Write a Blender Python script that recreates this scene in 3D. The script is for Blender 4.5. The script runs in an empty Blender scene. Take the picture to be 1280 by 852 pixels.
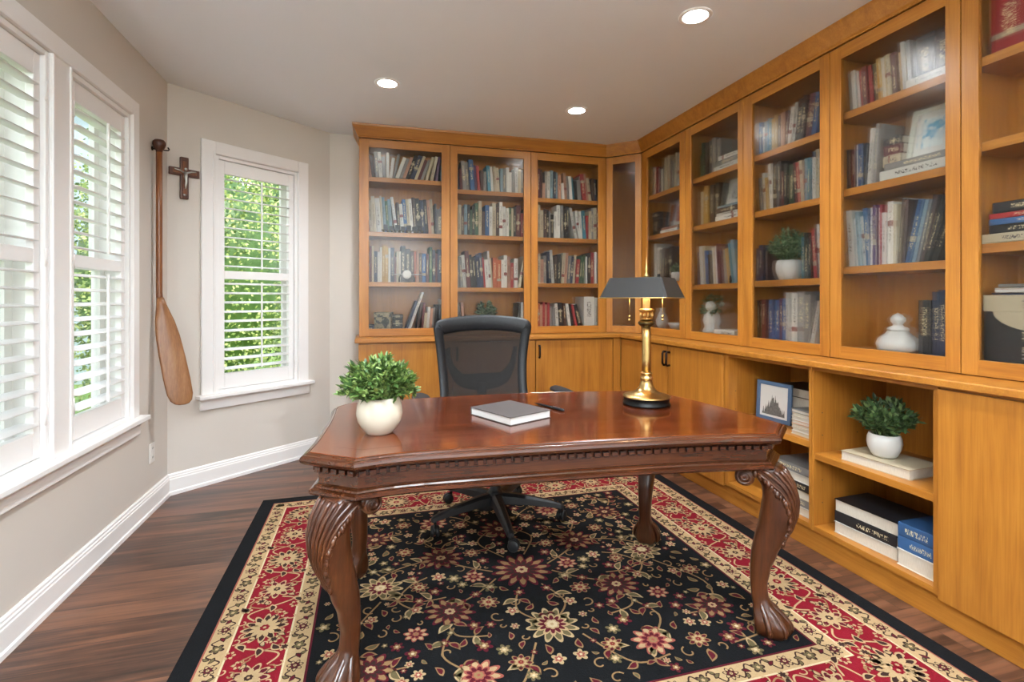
import bpy, math, random
from math import sin, cos, pi, radians, hypot, atan2, sqrt
from mathutils import Vector, Matrix, noise
random.seed(7)
R = random.Random(11)
scene = bpy.context.scene
COL = scene.collection
H = 2.6            # ceiling height
EYE = 1.238        # camera height

# ------------------------------------------------------------------ helpers
class MB:
    """collects vertices / faces (with material indices) for ONE mesh object"""
    def __init__(s):
        s.v, s.f, s.m, s.mats, s.sm = [], [], [], [], []
    def mi(s, m):
        if m is None: return 0
        if m not in s.mats: s.mats.append(m)
        return s.mats.index(m)
    def add(s, vs, fs, m=None, smooth=False, M=None):
        b = len(s.v)
        for p in vs:
            p = Vector(p)
            s.v.append(tuple(M @ p) if M is not None else tuple(p))
        k = s.mi(m)
        for f in fs:
            s.f.append(tuple(b + i for i in f)); s.m.append(k); s.sm.append(smooth)
        return s
    def box(s, x0, x1, y0, y1, z0, z1, m=None, M=None):
        if x0 > x1: x0, x1 = x1, x0
        if y0 > y1: y0, y1 = y1, y0
        if z0 > z1: z0, z1 = z1, z0
        vs = [(x0,y0,z0),(x1,y0,z0),(x1,y1,z0),(x0,y1,z0),(x0,y0,z1),(x1,y0,z1),(x1,y1,z1),(x0,y1,z1)]
        fs = [(3,2,1,0),(4,5,6,7),(0,1,5,4),(1,2,6,5),(2,3,7,6),(3,0,4,7)]
        return s.add(vs, fs, m, False, M)
    def lathe(s, prof, n=32, c=(0,0,0), m=None, M=None, caps=True, smooth=True):
        vs, fs = [], []
        for r, z in prof:
            for i in range(n):
                a = 2*pi*i/n
                vs.append((c[0]+r*cos(a), c[1]+r*sin(a), c[2]+z))
        for j in range(len(prof)-1):
            for i in range(n):
                k = (i+1) % n
                fs.append((j*n+i, j*n+k, (j+1)*n+k, (j+1)*n+i))
        if caps:
            if prof[0][0] > 1e-5: fs.append(tuple(reversed(range(n))))
            if prof[-1][0] > 1e-5: fs.append(tuple((len(prof)-1)*n+i for i in range(n)))
        return s.add(vs, fs, m, smooth, M)
    def tube(s, pts, rad, n=10, m=None, M=None, flat=1.0, closed=False):
        pts = [Vector(p) for p in pts]
        rr = rad if isinstance(rad, (list, tuple)) else [rad]*len(pts)
        vs, fs = [], []
        L = len(pts); up0 = None
        for i, p in enumerate(pts):
            if closed: t = pts[(i+1) % L] - pts[i-1]
            else: t = pts[min(i+1, L-1)] - pts[max(i-1, 0)]
            t.normalize()
            if up0 is None:
                up0 = Vector((0,0,1)) if abs(t.z) < .9 else Vector((1,0,0))
            a = up0 - t*up0.dot(t); a.normalize(); up0 = a
            b = t.cross(a)
            for k in range(n):
                an = 2*pi*k/n
                vs.append(p + a*(rr[i]*cos(an)*flat) + b*(rr[i]*sin(an)))
        for j in range(L if closed else L-1):
            j2 = (j+1) % L
            for k in range(n):
                k2 = (k+1) % n
                fs.append((j*n+k, j*n+k2, j2*n+k2, j2*n+k))
        if not closed:
            fs.append(tuple(reversed(range(n)))); fs.append(tuple((L-1)*n+k for k in range(n)))
        return s.add(vs, fs, m, True, M)
    def ball(s, c, r, n=12, m=None, M=None, sc=(1,1,1)):
        vs, fs = [], []
        k = max(6, n//2+2)
        for j in range(k+1):
            th = pi*j/k
            for i in range(n):
                a = 2*pi*i/n
                vs.append((c[0]+r*sc[0]*sin(th)*cos(a), c[1]+r*sc[1]*sin(th)*sin(a), c[2]-r*sc[2]*cos(th)))
        for j in range(k):
            for i in range(n):
                q = (i+1) % n
                fs.append((j*n+i, j*n+q, (j+1)*n+q, (j+1)*n+i))
        return s.add(vs, fs, m, True, M)
    def prism(s, poly, z0, z1, m=None, M=None):
        n = len(poly)
        vs = [(x,y,z0) for x,y in poly] + [(x,y,z1) for x,y in poly]
        fs = [tuple(reversed(range(n))), tuple(range(n,2*n))] + [(i,(i+1)%n,n+(i+1)%n,n+i) for i in range(n)]
        return s.add(vs, fs, m, False, M)
    def loft(s, rings, m=None, smooth=True, cap=True, M=None):
        n = len(rings[0]); vs = [p for r in rings for p in r]; fs = []
        for j in range(len(rings)-1):
            for i in range(n):
                k = (i+1) % n
                fs.append((j*n+i, j*n+k, (j+1)*n+k, (j+1)*n+i))
        if cap:
            fs.append(tuple(reversed(range(n)))); fs.append(tuple((len(rings)-1)*n+i for i in range(n)))
        return s.add(vs, fs, m, smooth, M)
    def build(s, name, mat=None, parent=None, bevel=0, seg=2, loc=None, rot=None, sub=0, autosmooth=None):
        me = bpy.data.meshes.new(name)
        me.from_pydata(s.v, [], s.f)
        mats = s.mats if s.mats else [mat]
        for m in mats: me.materials.append(m if m is not None else mat)
        if s.mats:
            me.polygons.foreach_set('material_index', s.m)
        me.polygons.foreach_set('use_smooth', s.sm)
        me.update()
        o = bpy.data.objects.new(name, me)
        COL.objects.link(o)
        if parent is not None: o.parent = parent
        if loc is not None: o.location = loc
        if rot is not None: o.rotation_euler = rot
        if bevel:
            b = o.modifiers.new('bevel', 'BEVEL'); b.width = bevel; b.segments = seg; b.limit_method = 'ANGLE'
            b.angle_limit = radians(50)
        if sub:
            u = o.modifiers.new('sub', 'SUBSURF'); u.levels = sub; u.render_levels = sub
        return o

def empty(name, loc=(0,0,0), rotz=0):
    o = bpy.data.objects.new(name, None); COL.objects.link(o)
    o.location = loc; o.rotation_euler = (0,0,rotz); o.empty_display_size = .05
    return o
def tag(o, label=None, cat=None, group=None, kind=None):
    if label: o['label'] = label
    if cat: o['category'] = cat
    if group: o['group'] = group
    if kind: o['kind'] = kind
    return o
def copy_tree(o, parent=None):
    c = o.copy(); COL.objects.link(c)
    if parent is not None: c.parent = parent
    for ch in list(o.children): copy_tree(ch, c)
    return c
def smoothpoly(pts, n=8, closed=False):
    """Catmull-Rom through 2D/3D points"""
    P = [Vector(p) for p in pts]; out = []
    L = len(P)
    for i in range(L if closed else L-1):
        if closed: a,b,c,d = P[i-1],P[i],P[(i+1)%L],P[(i+2)%L]
        else: a,b,c,d = P[max(i-1,0)],P[i],P[i+1],P[min(i+2,L-1)]
        for k in range(n):
            t = k/n
            out.append(.5*((2*b)+(c-a)*t+(2*a-5*b+4*c-d)*t*t+(3*b-a-3*c+d)*t**3))
    if not closed: out.append(P[-1])
    return out
def interp(tab, x):
    tab = sorted(tab)
    if x <= tab[0][0]: return tab[0][1]
    for (a,b),(c,d) in zip(tab, tab[1:]):
        if x <= c:
            t = (x-a)/(c-a); t = t*t*(3-2*t)*.5 + t*.5
            return b+(d-b)*t
    return tab[-1][1]

# ------------------------------------------------------------------ materials
def srgb(r, g, b):
    f = lambda c: (c/255/12.92) if c/255 <= .04045 else ((c/255+.055)/1.055)**2.4
    return (f(r), f(g), f(b), 1)
class NT:
    def __init__(s, name):
        s.mat = bpy.data.materials.new(name); s.mat.use_nodes = True
        s.t = s.mat.node_tree; s.t.nodes.clear()
        s.out = s.n('ShaderNodeOutputMaterial')
    def n(s, typ, **kw):
        nd = s.t.nodes.new(typ)
        for k, v in kw.items(): setattr(nd, k, v)
        return nd
    def l(s, a, b): s.t.links.new(a, b)
    def math(s, op, a, b=None, c=None):
        nd = s.n('ShaderNodeMath', operation=op)
        for i, x in enumerate((a, b, c)):
            if x is None: continue
            if isinstance(x, (int, float)): nd.inputs[i].default_value = x
            else: s.l(x, nd.inputs[i])
        return nd.outputs[0]
    def mix(s, f, a, b):
        nd = s.n('ShaderNodeMix', data_type='RGBA')
        for i, x in ((0, f), (6, a), (7, b)):
            if isinstance(x, (int, float)): nd.inputs[i].default_value = x
            elif isinstance(x, tuple): nd.inputs[i].default_value = x
            else: s.l(x, nd.inputs[i])
        return nd.outputs[2]
    def ramp(s, f, stops):
        nd = s.n('ShaderNodeValToRGB'); e = nd.color_ramp.elements
        while len(e) < len(stops): e.new(.5)
        for x, (p, c) in zip(e, stops): x.position = p; x.color = c
        s.l(f, nd.inputs[0]); return nd.outputs[0]
    def principled(s, color, rough=.5, metal=0, **kw):
        p = s.n('ShaderNodeBsdfPrincipled')
        if isinstance(color, tuple): p.inputs['Base Color'].default_value = color
        else: s.l(color, p.inputs['Base Color'])
        if isinstance(rough, (int, float)): p.inputs['Roughness'].default_value = rough
        else: s.l(rough, p.inputs['Roughness'])
        p.inputs['Metallic'].default_value = metal
        for k, v in kw.items(): p.inputs[k].default_value = v
        s.l(p.outputs[0], s.out.inputs[0]); return p
    def noise(s, vec, scale, detail=3, rough=.55, dist=0):
        nd = s.n('ShaderNodeTexNoise'); nd.inputs['Scale'].default_value = scale
        nd.inputs['Detail'].default_value = detail; nd.inputs['Roughness'].default_value = rough
        nd.inputs['Distortion'].default_value = dist
        if vec is not None: s.l(vec, nd.inputs['Vector'])
        return nd.outputs['Fac']
    def mapped(s, scale, space='Object', rnd=True):
        tc = s.n('ShaderNodeTexCoord'); mp = s.n('ShaderNodeMapping')
        mp.inputs['Scale'].default_value = scale
        s.l(tc.outputs[space], mp.inputs['Vector'])
        if rnd:
            oi = s.n('ShaderNodeObjectInfo'); cx = s.n('ShaderNodeCombineXYZ')
            v = s.math('MULTIPLY', oi.outputs['Random'], 37.0)
            for i in range(3): s.l(v, cx.inputs[i])
            s.l(cx.outputs[0], mp.inputs['Location'])
        return mp.outputs[0]
    def bump(s, h, p, strength=.2, dist=.002):
        b = s.n('ShaderNodeBump'); b.inputs['Strength'].default_value = strength; b.inputs['Distance'].default_value = dist
        s.l(h, b.inputs['Height']); s.l(b.outputs[0], p.inputs['Normal'])

def plain(name, c, rough=.5, metal=0, var=.06, vscale=6, bump=0, bscale=200, **kw):
    t = NT(name); v = t.mapped((1,1,1))
    n = t.noise(v, vscale, 3)
    dark = tuple(x*(1-var) for x in c[:3])+(1,); lite = tuple(min(1, x*(1+var)) for x in c[:3])+(1,)
    p = t.principled(t.mix(n, dark, lite), rough, metal, **kw)
    if bump: t.bump(t.noise(v, bscale, 2), p, bump, .002)
    return t.mat

def wood(name, dark, mid, lite, axis, scale=1., rough=.35, coat=0., fine=.35, blotch=1.6, bump=.05):
    """straight-grained timber, the grain runs along axis 0/1/2 of the object"""
    t = NT(name)
    sc = [14*scale]*3; sc[axis] = .9*scale
    v = t.mapped(tuple(sc)); n1 = t.noise(v, 1.6, 5, .6, .6)
    sc2 = [90*scale]*3; sc2[axis] = 2.5*scale
    v2 = t.mapped(tuple(sc2)); n2 = t.noise(v2, 2, 3, .6)
    v3 = t.mapped((blotch, blotch, blotch)); n3 = t.noise(v3, 1.5, 2, .5)
    f = t.math('ADD', t.math('MULTIPLY', n1, 1-fine), t.math('MULTIPLY', n2, fine))
    f = t.math('ADD', t.math('MULTIPLY', f, .8), t.math('MULTIPLY', n3, .2))
    col = t.ramp(f, [(.33, dark), (.5, mid), (.67, lite)])
    p = t.principled(col, rough, 0)
    p.inputs['Coat Weight'].default_value = coat; p.inputs['Coat Roughness'].default_value = .06
    t.bump(n2, p, bump, .001)
    return t.mat

MP = (srgb(136,82,26), srgb(162,103,36), srgb(180,121,48))
maple = [wood('maple_'+'xyz'[i], *MP, i, rough=.33, blotch=2.2) for i in range(3)]
MX, MY, MZ = maple
CH = (srgb(48,21,8), srgb(66,31,12), srgb(84,43,18))
cherry = [wood('cherry_'+'xyz'[i], *CH, i, scale=.8, rough=.25, coat=.5, blotch=4) for i in range(3)]
cherry_top = wood('cherry_top', srgb(50,19,6), srgb(84,34,10), srgb(116,53,17), 0, scale=.55, rough=.16, coat=.35, blotch=3, bump=.02)
cherry_band = wood('cherry_band', srgb(60,25,8), srgb(96,43,14), srgb(124,61,22), 1, scale=.8, rough=.16, coat=.35, blotch=3, bump=.02)
carved = wood('carved_cherry', srgb(38,17,7), srgb(68,33,14), srgb(94,52,24), 2, scale=.8, rough=.3, coat=.35, blotch=5)
paddle_wood = wood('paddle_wood', srgb(100,58,28), srgb(134,86,46), srgb(158,114,74), 2, scale=1.3, rough=.4, coat=.2)
paddle_dark = wood('paddle_dark', srgb(92,48,20), srgb(122,70,32), srgb(146,92,48), 2, scale=1.3, rough=.4, coat=.2)
walnut = wood('walnut', srgb(51,24,12), srgb(80,42,23), srgb(101,58,33), 2, scale=2, rough=.4)

def wall_mat(name, c, rough=.75):
    t = NT(name); v = t.mapped((1,1,1), rnd=False)
    n = t.noise(v, 2.5, 2)
    p = t.principled(t.mix(n, tuple(x*.98 for x in c[:3])+(1,), tuple(min(1,x*1.02) for x in c[:3])+(1,)), rough)
    t.bump(t.noise(v, 180, 2), p, .06, .001)
    return t.mat
wall_paint = wall_mat('wall_paint', srgb(211,203,193))
ceil_paint = wall_mat('ceiling_paint', srgb(238,242,246), .9)
trim_white = plain('trim_white', srgb(240,237,234), .38, var=.015)
shutter_white = plain('shutter_white', srgb(243,241,239), .35, var=.01)

def floor_mat():
    t = NT('plank_floor')
    tc = t.n('ShaderNodeTexCoord')
    br = t.n('ShaderNodeTexBrick'); br.offset = .37; br.offset_frequency = 2
    br.inputs['Scale'].default_value = 1; br.inputs['Brick Width'].default_value = 1.25; br.inputs['Row Height'].default_value = .127
    br.inputs['Mortar Size'].default_value = .0012; br.inputs['Mortar Smooth'].default_value = .1; br.inputs['Bias'].default_value = 0
    br.inputs['Color1'].default_value = (0,0,0,1); br.inputs['Color2'].default_value = (1,1,1,1); br.inputs['Mortar'].default_value = (.5,.5,.5,1)
    t.l(tc.outputs['Object'], br.inputs['Vector'])
    rnd = t.n('ShaderNodeSeparateColor'); t.l(br.outputs['Color'], rnd.inputs[0]); r = rnd.outputs[0]
    off = t.n('ShaderNodeCombineXYZ'); t.l(t.math('MULTIPLY', r, 9.0), off.inputs[0]); t.l(t.math('MULTIPLY', r, 5.0), off.inputs[1])
    def streak(sx, sy, scale, det):
        mp = t.n('ShaderNodeMapping'); mp.inputs['Scale'].default_value = (sx, sy, 1)
        t.l(tc.outputs['Object'], mp.inputs['Vector']); t.l(off.outputs[0], mp.inputs['Location'])
        return t.noise(mp.outputs[0], scale, det, .6, .3)
    n1 = streak(1.1, 15, 1.3, 4); n2 = streak(3, 70, 1.5, 3)
    f = t.math('ADD', t.math('ADD', t.math('MULTIPLY', n1, .62), t.math('MULTIPLY', n2, .25)), t.math('MULTIPLY', r, .13))
    col = t.ramp(f, [(.36, srgb(41,28,22)), (.48, srgb(82,53,39)), (.6, srgb(118,77,55)), (.72, srgb(100,77,63))])
    col = t.mix(br.outputs['Fac'], col, srgb(46,28,22))
    p = t.principled(col, t.math('ADD', t.math('MULTIPLY', n2, .12), .27), 0)
    h = t.math('SUBTRACT', n2, t.math('MULTIPLY', br.outputs['Fac'], 2.0)); t.bump(h, p, .08, .001)
    return t.mat
floor_m = floor_mat()

def glass_mat(name='seeded_glass', mixf=.75, rg=.07):
    """obscure seeded cabinet glass: part clear, part softly scattering, with pebbled surface reflections"""
    t = NT(name)
    v = t.mapped((1,1,1), rnd=False)
    nz = t.noise(v, 150, 2, .5)
    nz2 = t.noise(v, 34, 2, .5)
    b = t.n('ShaderNodeBump'); b.inputs['Strength'].default_value = .35; b.inputs['Distance'].default_value = .0015
    t.l(t.math('ADD', nz, t.math('MULTIPLY', nz2, .8)), b.inputs['Height'])
    tr = t.n('ShaderNodeBsdfTransparent'); tr.inputs[0].default_value = (.95,.945,.94,1)
    rf = t.n('ShaderNodeBsdfRefraction'); rf.inputs['IOR'].default_value = 1.2; rf.inputs['Roughness'].default_value = rg
    rf.inputs['Color'].default_value = (1,1,.99,1); t.l(b.outputs[0], rf.inputs['Normal'])
    m1 = t.n('ShaderNodeMixShader'); m1.inputs[0].default_value = mixf
    t.l(tr.outputs[0], m1.inputs[1]); t.l(rf.outputs[0], m1.inputs[2])
    gl = t.n('ShaderNodeBsdfGlossy'); gl.inputs['Roughness'].default_value = .16; t.l(b.outputs[0], gl.inputs['Normal'])
    fr = t.n('ShaderNodeFresnel'); fr.inputs['IOR'].default_value = 1.5; ge = t.n('ShaderNodeNewGeometry')
    m2 = t.n('ShaderNodeMixShader'); t.l(t.math('MULTIPLY', fr.outputs[0], t.math('SUBTRACT', 1.0, ge.outputs['Backfacing'])), m2.inputs[0])
    t.l(m1.outputs[0], m2.inputs[1]); t.l(gl.outputs[0], m2.inputs[2])
    t.l(m2.outputs[0], t.out.inputs[0])
    return t.mat
seeded_glass = glass_mat(); hazy_glass = glass_mat('hazy_seeded_glass', .78, .17)
def clear_glass():
    t = NT('window_glass')
    tr = t.n('ShaderNodeBsdfTransparent'); tr.inputs[0].default_value = (.95,.97,.96,1)
    gl = t.n('ShaderNodeBsdfGlossy'); gl.inputs['Roughness'].default_value = .02
    fr = t.n('ShaderNodeFresnel'); fr.inputs['IOR'].default_value = 1.45
    ge = t.n('ShaderNodeNewGeometry')
    m = t.n('ShaderNodeMixShader'); t.l(t.math('MULTIPLY', fr.outputs[0], t.math('SUBTRACT', 1.0, ge.outputs['Backfacing'])), m.inputs[0]); t.l(tr.outputs[0], m.inputs[1]); t.l(gl.outputs[0], m.inputs[2])
    t.l(m.outputs[0], t.out.inputs[0]); return t.mat
window_glass = clear_glass()

def emit(name, c, st):
    t = NT(name); e = t.n('ShaderNodeEmission'); e.inputs[0].default_value = c; e.inputs[1].default_value = st
    t.l(e.outputs[0], t.out.inputs[0]); return t.mat

def mesh_fabric():
    t = NT('chair_mesh_fabric')
    v = t.mapped((1,1,1), rnd=False)
    w1 = t.n('ShaderNodeTexWave'); w1.inputs['Scale'].default_value = 90; w1.bands_direction = 'X'; t.l(v, w1.inputs['Vector'])
    w2 = t.n('ShaderNodeTexWave'); w2.inputs['Scale'].default_value = 90; w2.bands_direction = 'Z'; t.l(v, w2.inputs['Vector'])
    f = t.math('MULTIPLY', w1.outputs['Fac'], w2.outputs['Fac'])
    tr = t.n('ShaderNodeBsdfTransparent')
    p = t.n('ShaderNodeBsdfPrincipled'); p.inputs['Base Color'].default_value = srgb(24,21,19); p.inputs['Roughness'].default_value = .8
    m = t.n('ShaderNodeMixShader'); t.l(t.math('MULTIPLY', f, .3), m.inputs[0]); t.l(p.outputs[0], m.inputs[1]); t.l(tr.outputs[0], m.inputs[2])
    t.l(m.outputs[0], t.out.inputs[0]); return t.mat
mesh_fab = mesh_fabric()
black_plastic = plain('black_plastic', srgb(20,21,24), .5, bump=.1, bscale=400)
black_fabric = plain('black_fabric', srgb(32,32,35), .85, bump=.4, bscale=500)
black_metal = plain('black_metal', srgb(23,22,21), .4, metal=.6)
bronze = plain('dark_bronze', srgb(39,26,21), .4, metal=.7)
brass = plain('antique_brass', srgb(196,164,106), .3, metal=1, var=.12, vscale=30)
dark_brass = plain('dark_brass', srgb(92,80,52), .35, metal=1, var=.15, vscale=30)
shade_black = plain('shade_black', srgb(39,37,35), .42, var=.08)
shade_inner = plain('shade_inner', srgb(226,190,130), .4)
candle_cream = plain('candle_cream', srgb(224,190,136), .5)
pot_glaze = plain('cream_glaze', srgb(201,192,173), .22, var=.05, vscale=9, bump=.05, bscale=25)
pot_white = plain('white_glaze', srgb(204,201,195), .3, var=.04)
soil = plain('soil', srgb(48,34,24), .95, var=.3, vscale=60, bump=1, bscale=80)
silver = plain('silver', srgb(181,179,173), .3, metal=.9)
outlet_white = plain('outlet_white', srgb(238,235,230), .35, var=.01)
slot_dark = plain('slot_dark', srgb(60,58,56), .6)
page_mat = None
def pages():
    t = NT('page_edges'); v = t.mapped((40,40,420)); n = t.noise(v, 1, 2)
    t.principled(t.mix(n, srgb(172,161,143), srgb(204,196,181)), .8); return t.mat
page_mat = pages()
def leafmat(name, a, b, c):
    t = NT(name)
    g = t.n('ShaderNodeNewGeometry')
    col = t.ramp(g.outputs['Random Per Island'], [(0, a), (.55, b), (1, c)])
    p = t.principled(col, .45)
    p.inputs['Subsurface Weight'].default_value = .0
    return t.mat
leaf_green = leafmat('boxwood_leaf', srgb(44,72,32), srgb(92,124,58), srgb(158,176,104))
leaf_shelf = leafmat('shelf_plant_leaf', srgb(31,52,27), srgb(67,94,51), srgb(117,137,83))
leaf_dark = leafmat('dim_plant_leaf', srgb(40,70,40), srgb(84,112,76), srgb(140,160,120))
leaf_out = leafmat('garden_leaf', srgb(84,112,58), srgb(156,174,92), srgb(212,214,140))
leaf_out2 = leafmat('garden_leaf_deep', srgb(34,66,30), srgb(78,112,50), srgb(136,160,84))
lawn_m = plain('lawn_grass', srgb(128,158,70), .9, var=.3, vscale=5, bump=.5, bscale=60)
mulch_m = plain('mulch', srgb(140,112,86), .95, var=.3, vscale=8)
siding = plain('white_siding', srgb(176,188,200), .6, var=.03)
house_glass = plain('house_window_glass', srgb(120,150,172), .1, var=.1)

BOOK = {'w': (218,213,203), 'c': (196,180,150), 'r': (158,38,38), 'm': (96,28,30), 'n': (32,44,72), 'b': (52,92,138), 't': (58,124,142),
        'g': (48,84,54), 'k': (30,28,30), 'y': (190,146,62), 'o': (176,84,42), 'e': (136,132,128), 'p': (188,138,112), 'd': (72,48,38), 'v': (84,52,92), 'l': (124,150,160)}
WORD = {'w': 'white', 'c': 'cream', 'r': 'red', 'm': 'maroon', 'n': 'navy', 'b': 'blue', 't': 'teal', 'g': 'green', 'k': 'black', 'y': 'ochre',
        'o': 'orange', 'e': 'grey', 'p': 'tan', 'd': 'brown', 'v': 'purple', 'l': 'pale blue'}
def book_mat(k):
    c = tuple(x*.74 for x in srgb(*BOOK[k])[:3])+(1,); t = NT('cover_'+WORD[k].replace(' ', '_'))
    lightc = sum(BOOK[k]) > 400
    tc = t.n('ShaderNodeTexCoord'); oi = t.n('ShaderNodeObjectInfo'); rd = oi.outputs['Random']
    sx = t.n('ShaderNodeSeparateXYZ'); t.l(tc.outputs['Generated'], sx.inputs[0])
    gx, gy, gz = sx.outputs
    v = t.n('ShaderNodeCombineXYZ'); t.l(t.math('MULTIPLY', gx, 3.0), v.inputs[0]); t.l(t.math('MULTIPLY', gz, 46.0), v.inputs[2]); t.l(t.math('MULTIPLY', rd, 91.0), v.inputs[1])
    n = t.noise(v.outputs[0], 1.6, 1)
    on = t.math('GREATER_THAN', n, .54)
    lo = t.math('GREATER_THAN', gz, t.math('ADD', t.math('MULTIPLY', rd, .25), .15)); hi = t.math('LESS_THAN', gz, t.math('ADD', t.math('MULTIPLY', rd, .2), .7))
    mid = t.math('LESS_THAN', t.math('ABSOLUTE', t.math('SUBTRACT', gx, .5)), .2); sp = t.math('LESS_THAN', gy, .012)
    mask = t.math('MULTIPLY', t.math('MULTIPLY', t.math('MULTIPLY', on, lo), t.math('MULTIPLY', hi, mid)), sp)
    # a plain band near head or foot on some spines
    r2 = t.math('FRACT', t.math('MULTIPLY', rd, 7.31))
    band = t.math('LESS_THAN', t.math('ABSOLUTE', t.math('SUBTRACT', gz, t.math('ADD', t.math('MULTIPLY', r2, .7), .12))), .045)
    band = t.math('MULTIPLY', t.math('MULTIPLY', band, sp), t.math('GREATER_THAN', t.math('FRACT', t.math('MULTIPLY', rd, 3.7)), .6))
    cc = t.mix(rd, tuple(x*.78 for x in c[:3])+(1,), tuple(min(1, x*1.22) for x in c[:3])+(1,))
    ink = srgb(70,60,58) if lightc else srgb(206,190,150)
    bandc = srgb(120,52,44) if lightc else srgb(150,140,120)
    col = t.mix(mask, t.mix(band, cc, bandc), ink)
    t.principled(col, .5); return t.mat
BM = {k: book_mat(k) for k in BOOK}

# ------------------------------------------------------------------ room shell
XL, XR, YB = -1.235, 2.56, 4.40
CA = Vector((-1.235, 3.65, 0)); CB = Vector((-.326, 4.398, 0))
CD = (CB-CA).normalized(); CN = Vector((CD.y, -CD.x, 0))          # along the angled wall, and its normal into the room
YF = -1.6; WT = .16
def S(o, label=None): return tag(o, label, None, None, 'structure')

S(MB().box(-3, 4.2, -4.5, 5.0, -.1, 0).build('floor', floor_m), 'dark wood plank floor of the study')
S(MB().box(-1.42, 2.75, -4.5, 4.62, H, H+.12).build('ceiling', ceil_paint), 'smooth white ceiling with recessed lights')

# window geometry on the two walls: (a0,a1) along the wall, z0, z1
OZ0, OZ1 = .60, 2.212
W1 = (1.60, 2.414); W2 = (2.556, 3.117); W3 = (.282, .886)
mb = MB()
def wl(y0, y1, z0, z1): mb.box(XL-WT, XL, y0, y1, z0, z1)
wl(YF-.2, W1[0], 0, H); wl(W1[0], W2[1], 0, OZ0); wl(W1[0], W2[1], OZ1, H); wl(W1[1], W2[0], OZ0, OZ1); wl(W2[1], 3.65, 0, H)
S(mb.build('wall_left', wall_paint), 'greige wall with the pair of shuttered windows')
def angM():   # local x along the angled wall, y outwards (away from room), z up
    return Matrix(((CD.x, -CN.x, 0, CA.x), (CD.y, -CN.y, 0, CA.y), (0,0,1,0), (0,0,0,1)))
AM = angM(); LA = (CB-CA).length
mb = MB()
for a,b,c,d in ((-.06,W3[0],0,H),(W3[1],LA+.06,0,H),(W3[0],W3[1],0,OZ0),(W3[0],W3[1],OZ1,H)): mb.box(a,b,0,WT,c,d,None,AM)
S(mb.build('wall_corner', wall_paint), 'angled greige wall with the single shuttered window and cross')
S(MB().box(-.40, XR+.2, YB, YB+.15, 0, H).build('wall_back', wall_paint), 'greige wall behind the built-in bookcases')
S(MB().box(XR, XR+.15, YF-.2, YB+.1, 0, H).build('wall_right', wall_paint), 'wall behind the right run of bookcases')
mb = MB()
mb.box(XL-WT, -.95, YF-.15, YF, 0, H); mb.box(2.05, XR, YF-.15, YF, 0, H); mb.box(-.95, 2.05, YF-.15, YF, 2.35, H)  # wide opening put into this unseen wall so frontal daylight gets in
S(mb.build('wall_front', wall_paint), 'unseen wall behind the viewpoint, opening added to let in daylight')

# baseboards (stepped colonial profile) ------------------------------------
BBP = [(0,0),(.022,0),(.022,.02),(.016,.026),(.016,.098),(.013,.104),(.013,.112),(.009,.118),(.009,.126),(.004,.134),(0,.134)]
def baseboard(name, p, q, nrm, label):
    p, q, nrm = Vector(p), Vector(q), Vector(nrm)
    rings = [[(b + nrm*d + Vector((0,0,z))) for d, z in BBP] for b in (p, q)]
    o = MB().loft(rings, trim_white, smooth=False).build(name, trim_white)
    return S(o, label)
baseboard('baseboard_left', (XL,YF,0), (XL,3.655,0), (1,0,0), 'tall white baseboard under the pair of windows')
baseboard('baseboard_corner', CA-CD*.01, CB+CD*.01, CN, 'tall white baseboard under the single window')
baseboard('baseboard_back', (-.33,YB,0), (-.12,YB,0), (0,-1,0), 'short white baseboard beside the bookcase end')

# windows --------------------------------------------------------------------
LM = Matrix(((0,-1,0,XL),(1,0,0,0),(0,0,1,0),(0,0,0,1)))   # left wall: local x = world y, local y = outwards (-X)
def casing(name, M, x0, x1, mulls, label):
    """flat casing with inner bead, stool and apron in one trim"""
    mb = MB(); cw = .088; t = .02
    def bead(a,b,c,d): mb.box(a,b,-t-.006,0,c,d,None,M)
    ztop = OZ1+cw
    mb.box(x0-cw, x0, -t, 0, OZ0, ztop, None, M); mb.box(x1, x1+cw, -t, 0, OZ0, ztop, None, M)
    mb.box(x0, x1, -t, 0, OZ1, ztop, None, M)
    bead(x0-.018, x0-.002, OZ0, OZ1+.018); bead(x1+.002, x1+.018, OZ0, OZ1+.018); bead(x0-.002, x1+.002, OZ1+.002, OZ1+.018)
    for a, b in mulls:
        mb.box(a, b, -t, 0, OZ0, OZ1, None, M); bead(a+.002, a+.018, OZ0, OZ1); bead(b-.018, b-.002, OZ0, OZ1)
    mb.box(x0-cw-.03, x1+cw+.03, -.062, .02, OZ0-.024, OZ0, None, M)      # stool
    mb.box(x0-cw-.01, x1+cw+.01, -.022, 0, OZ0-.10, OZ0-.024, None, M)    # apron
    return S(mb.build(name, trim_white, bevel=.004), label)
casing('trim_1', LM, W1[0], W2[1], [(W1[1], W2[0])], 'white casing, stool and apron around the pair of windows')
casing('trim_2', AM, W3[0], W3[1], [], 'white casing, stool and apron around the single window')
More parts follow.
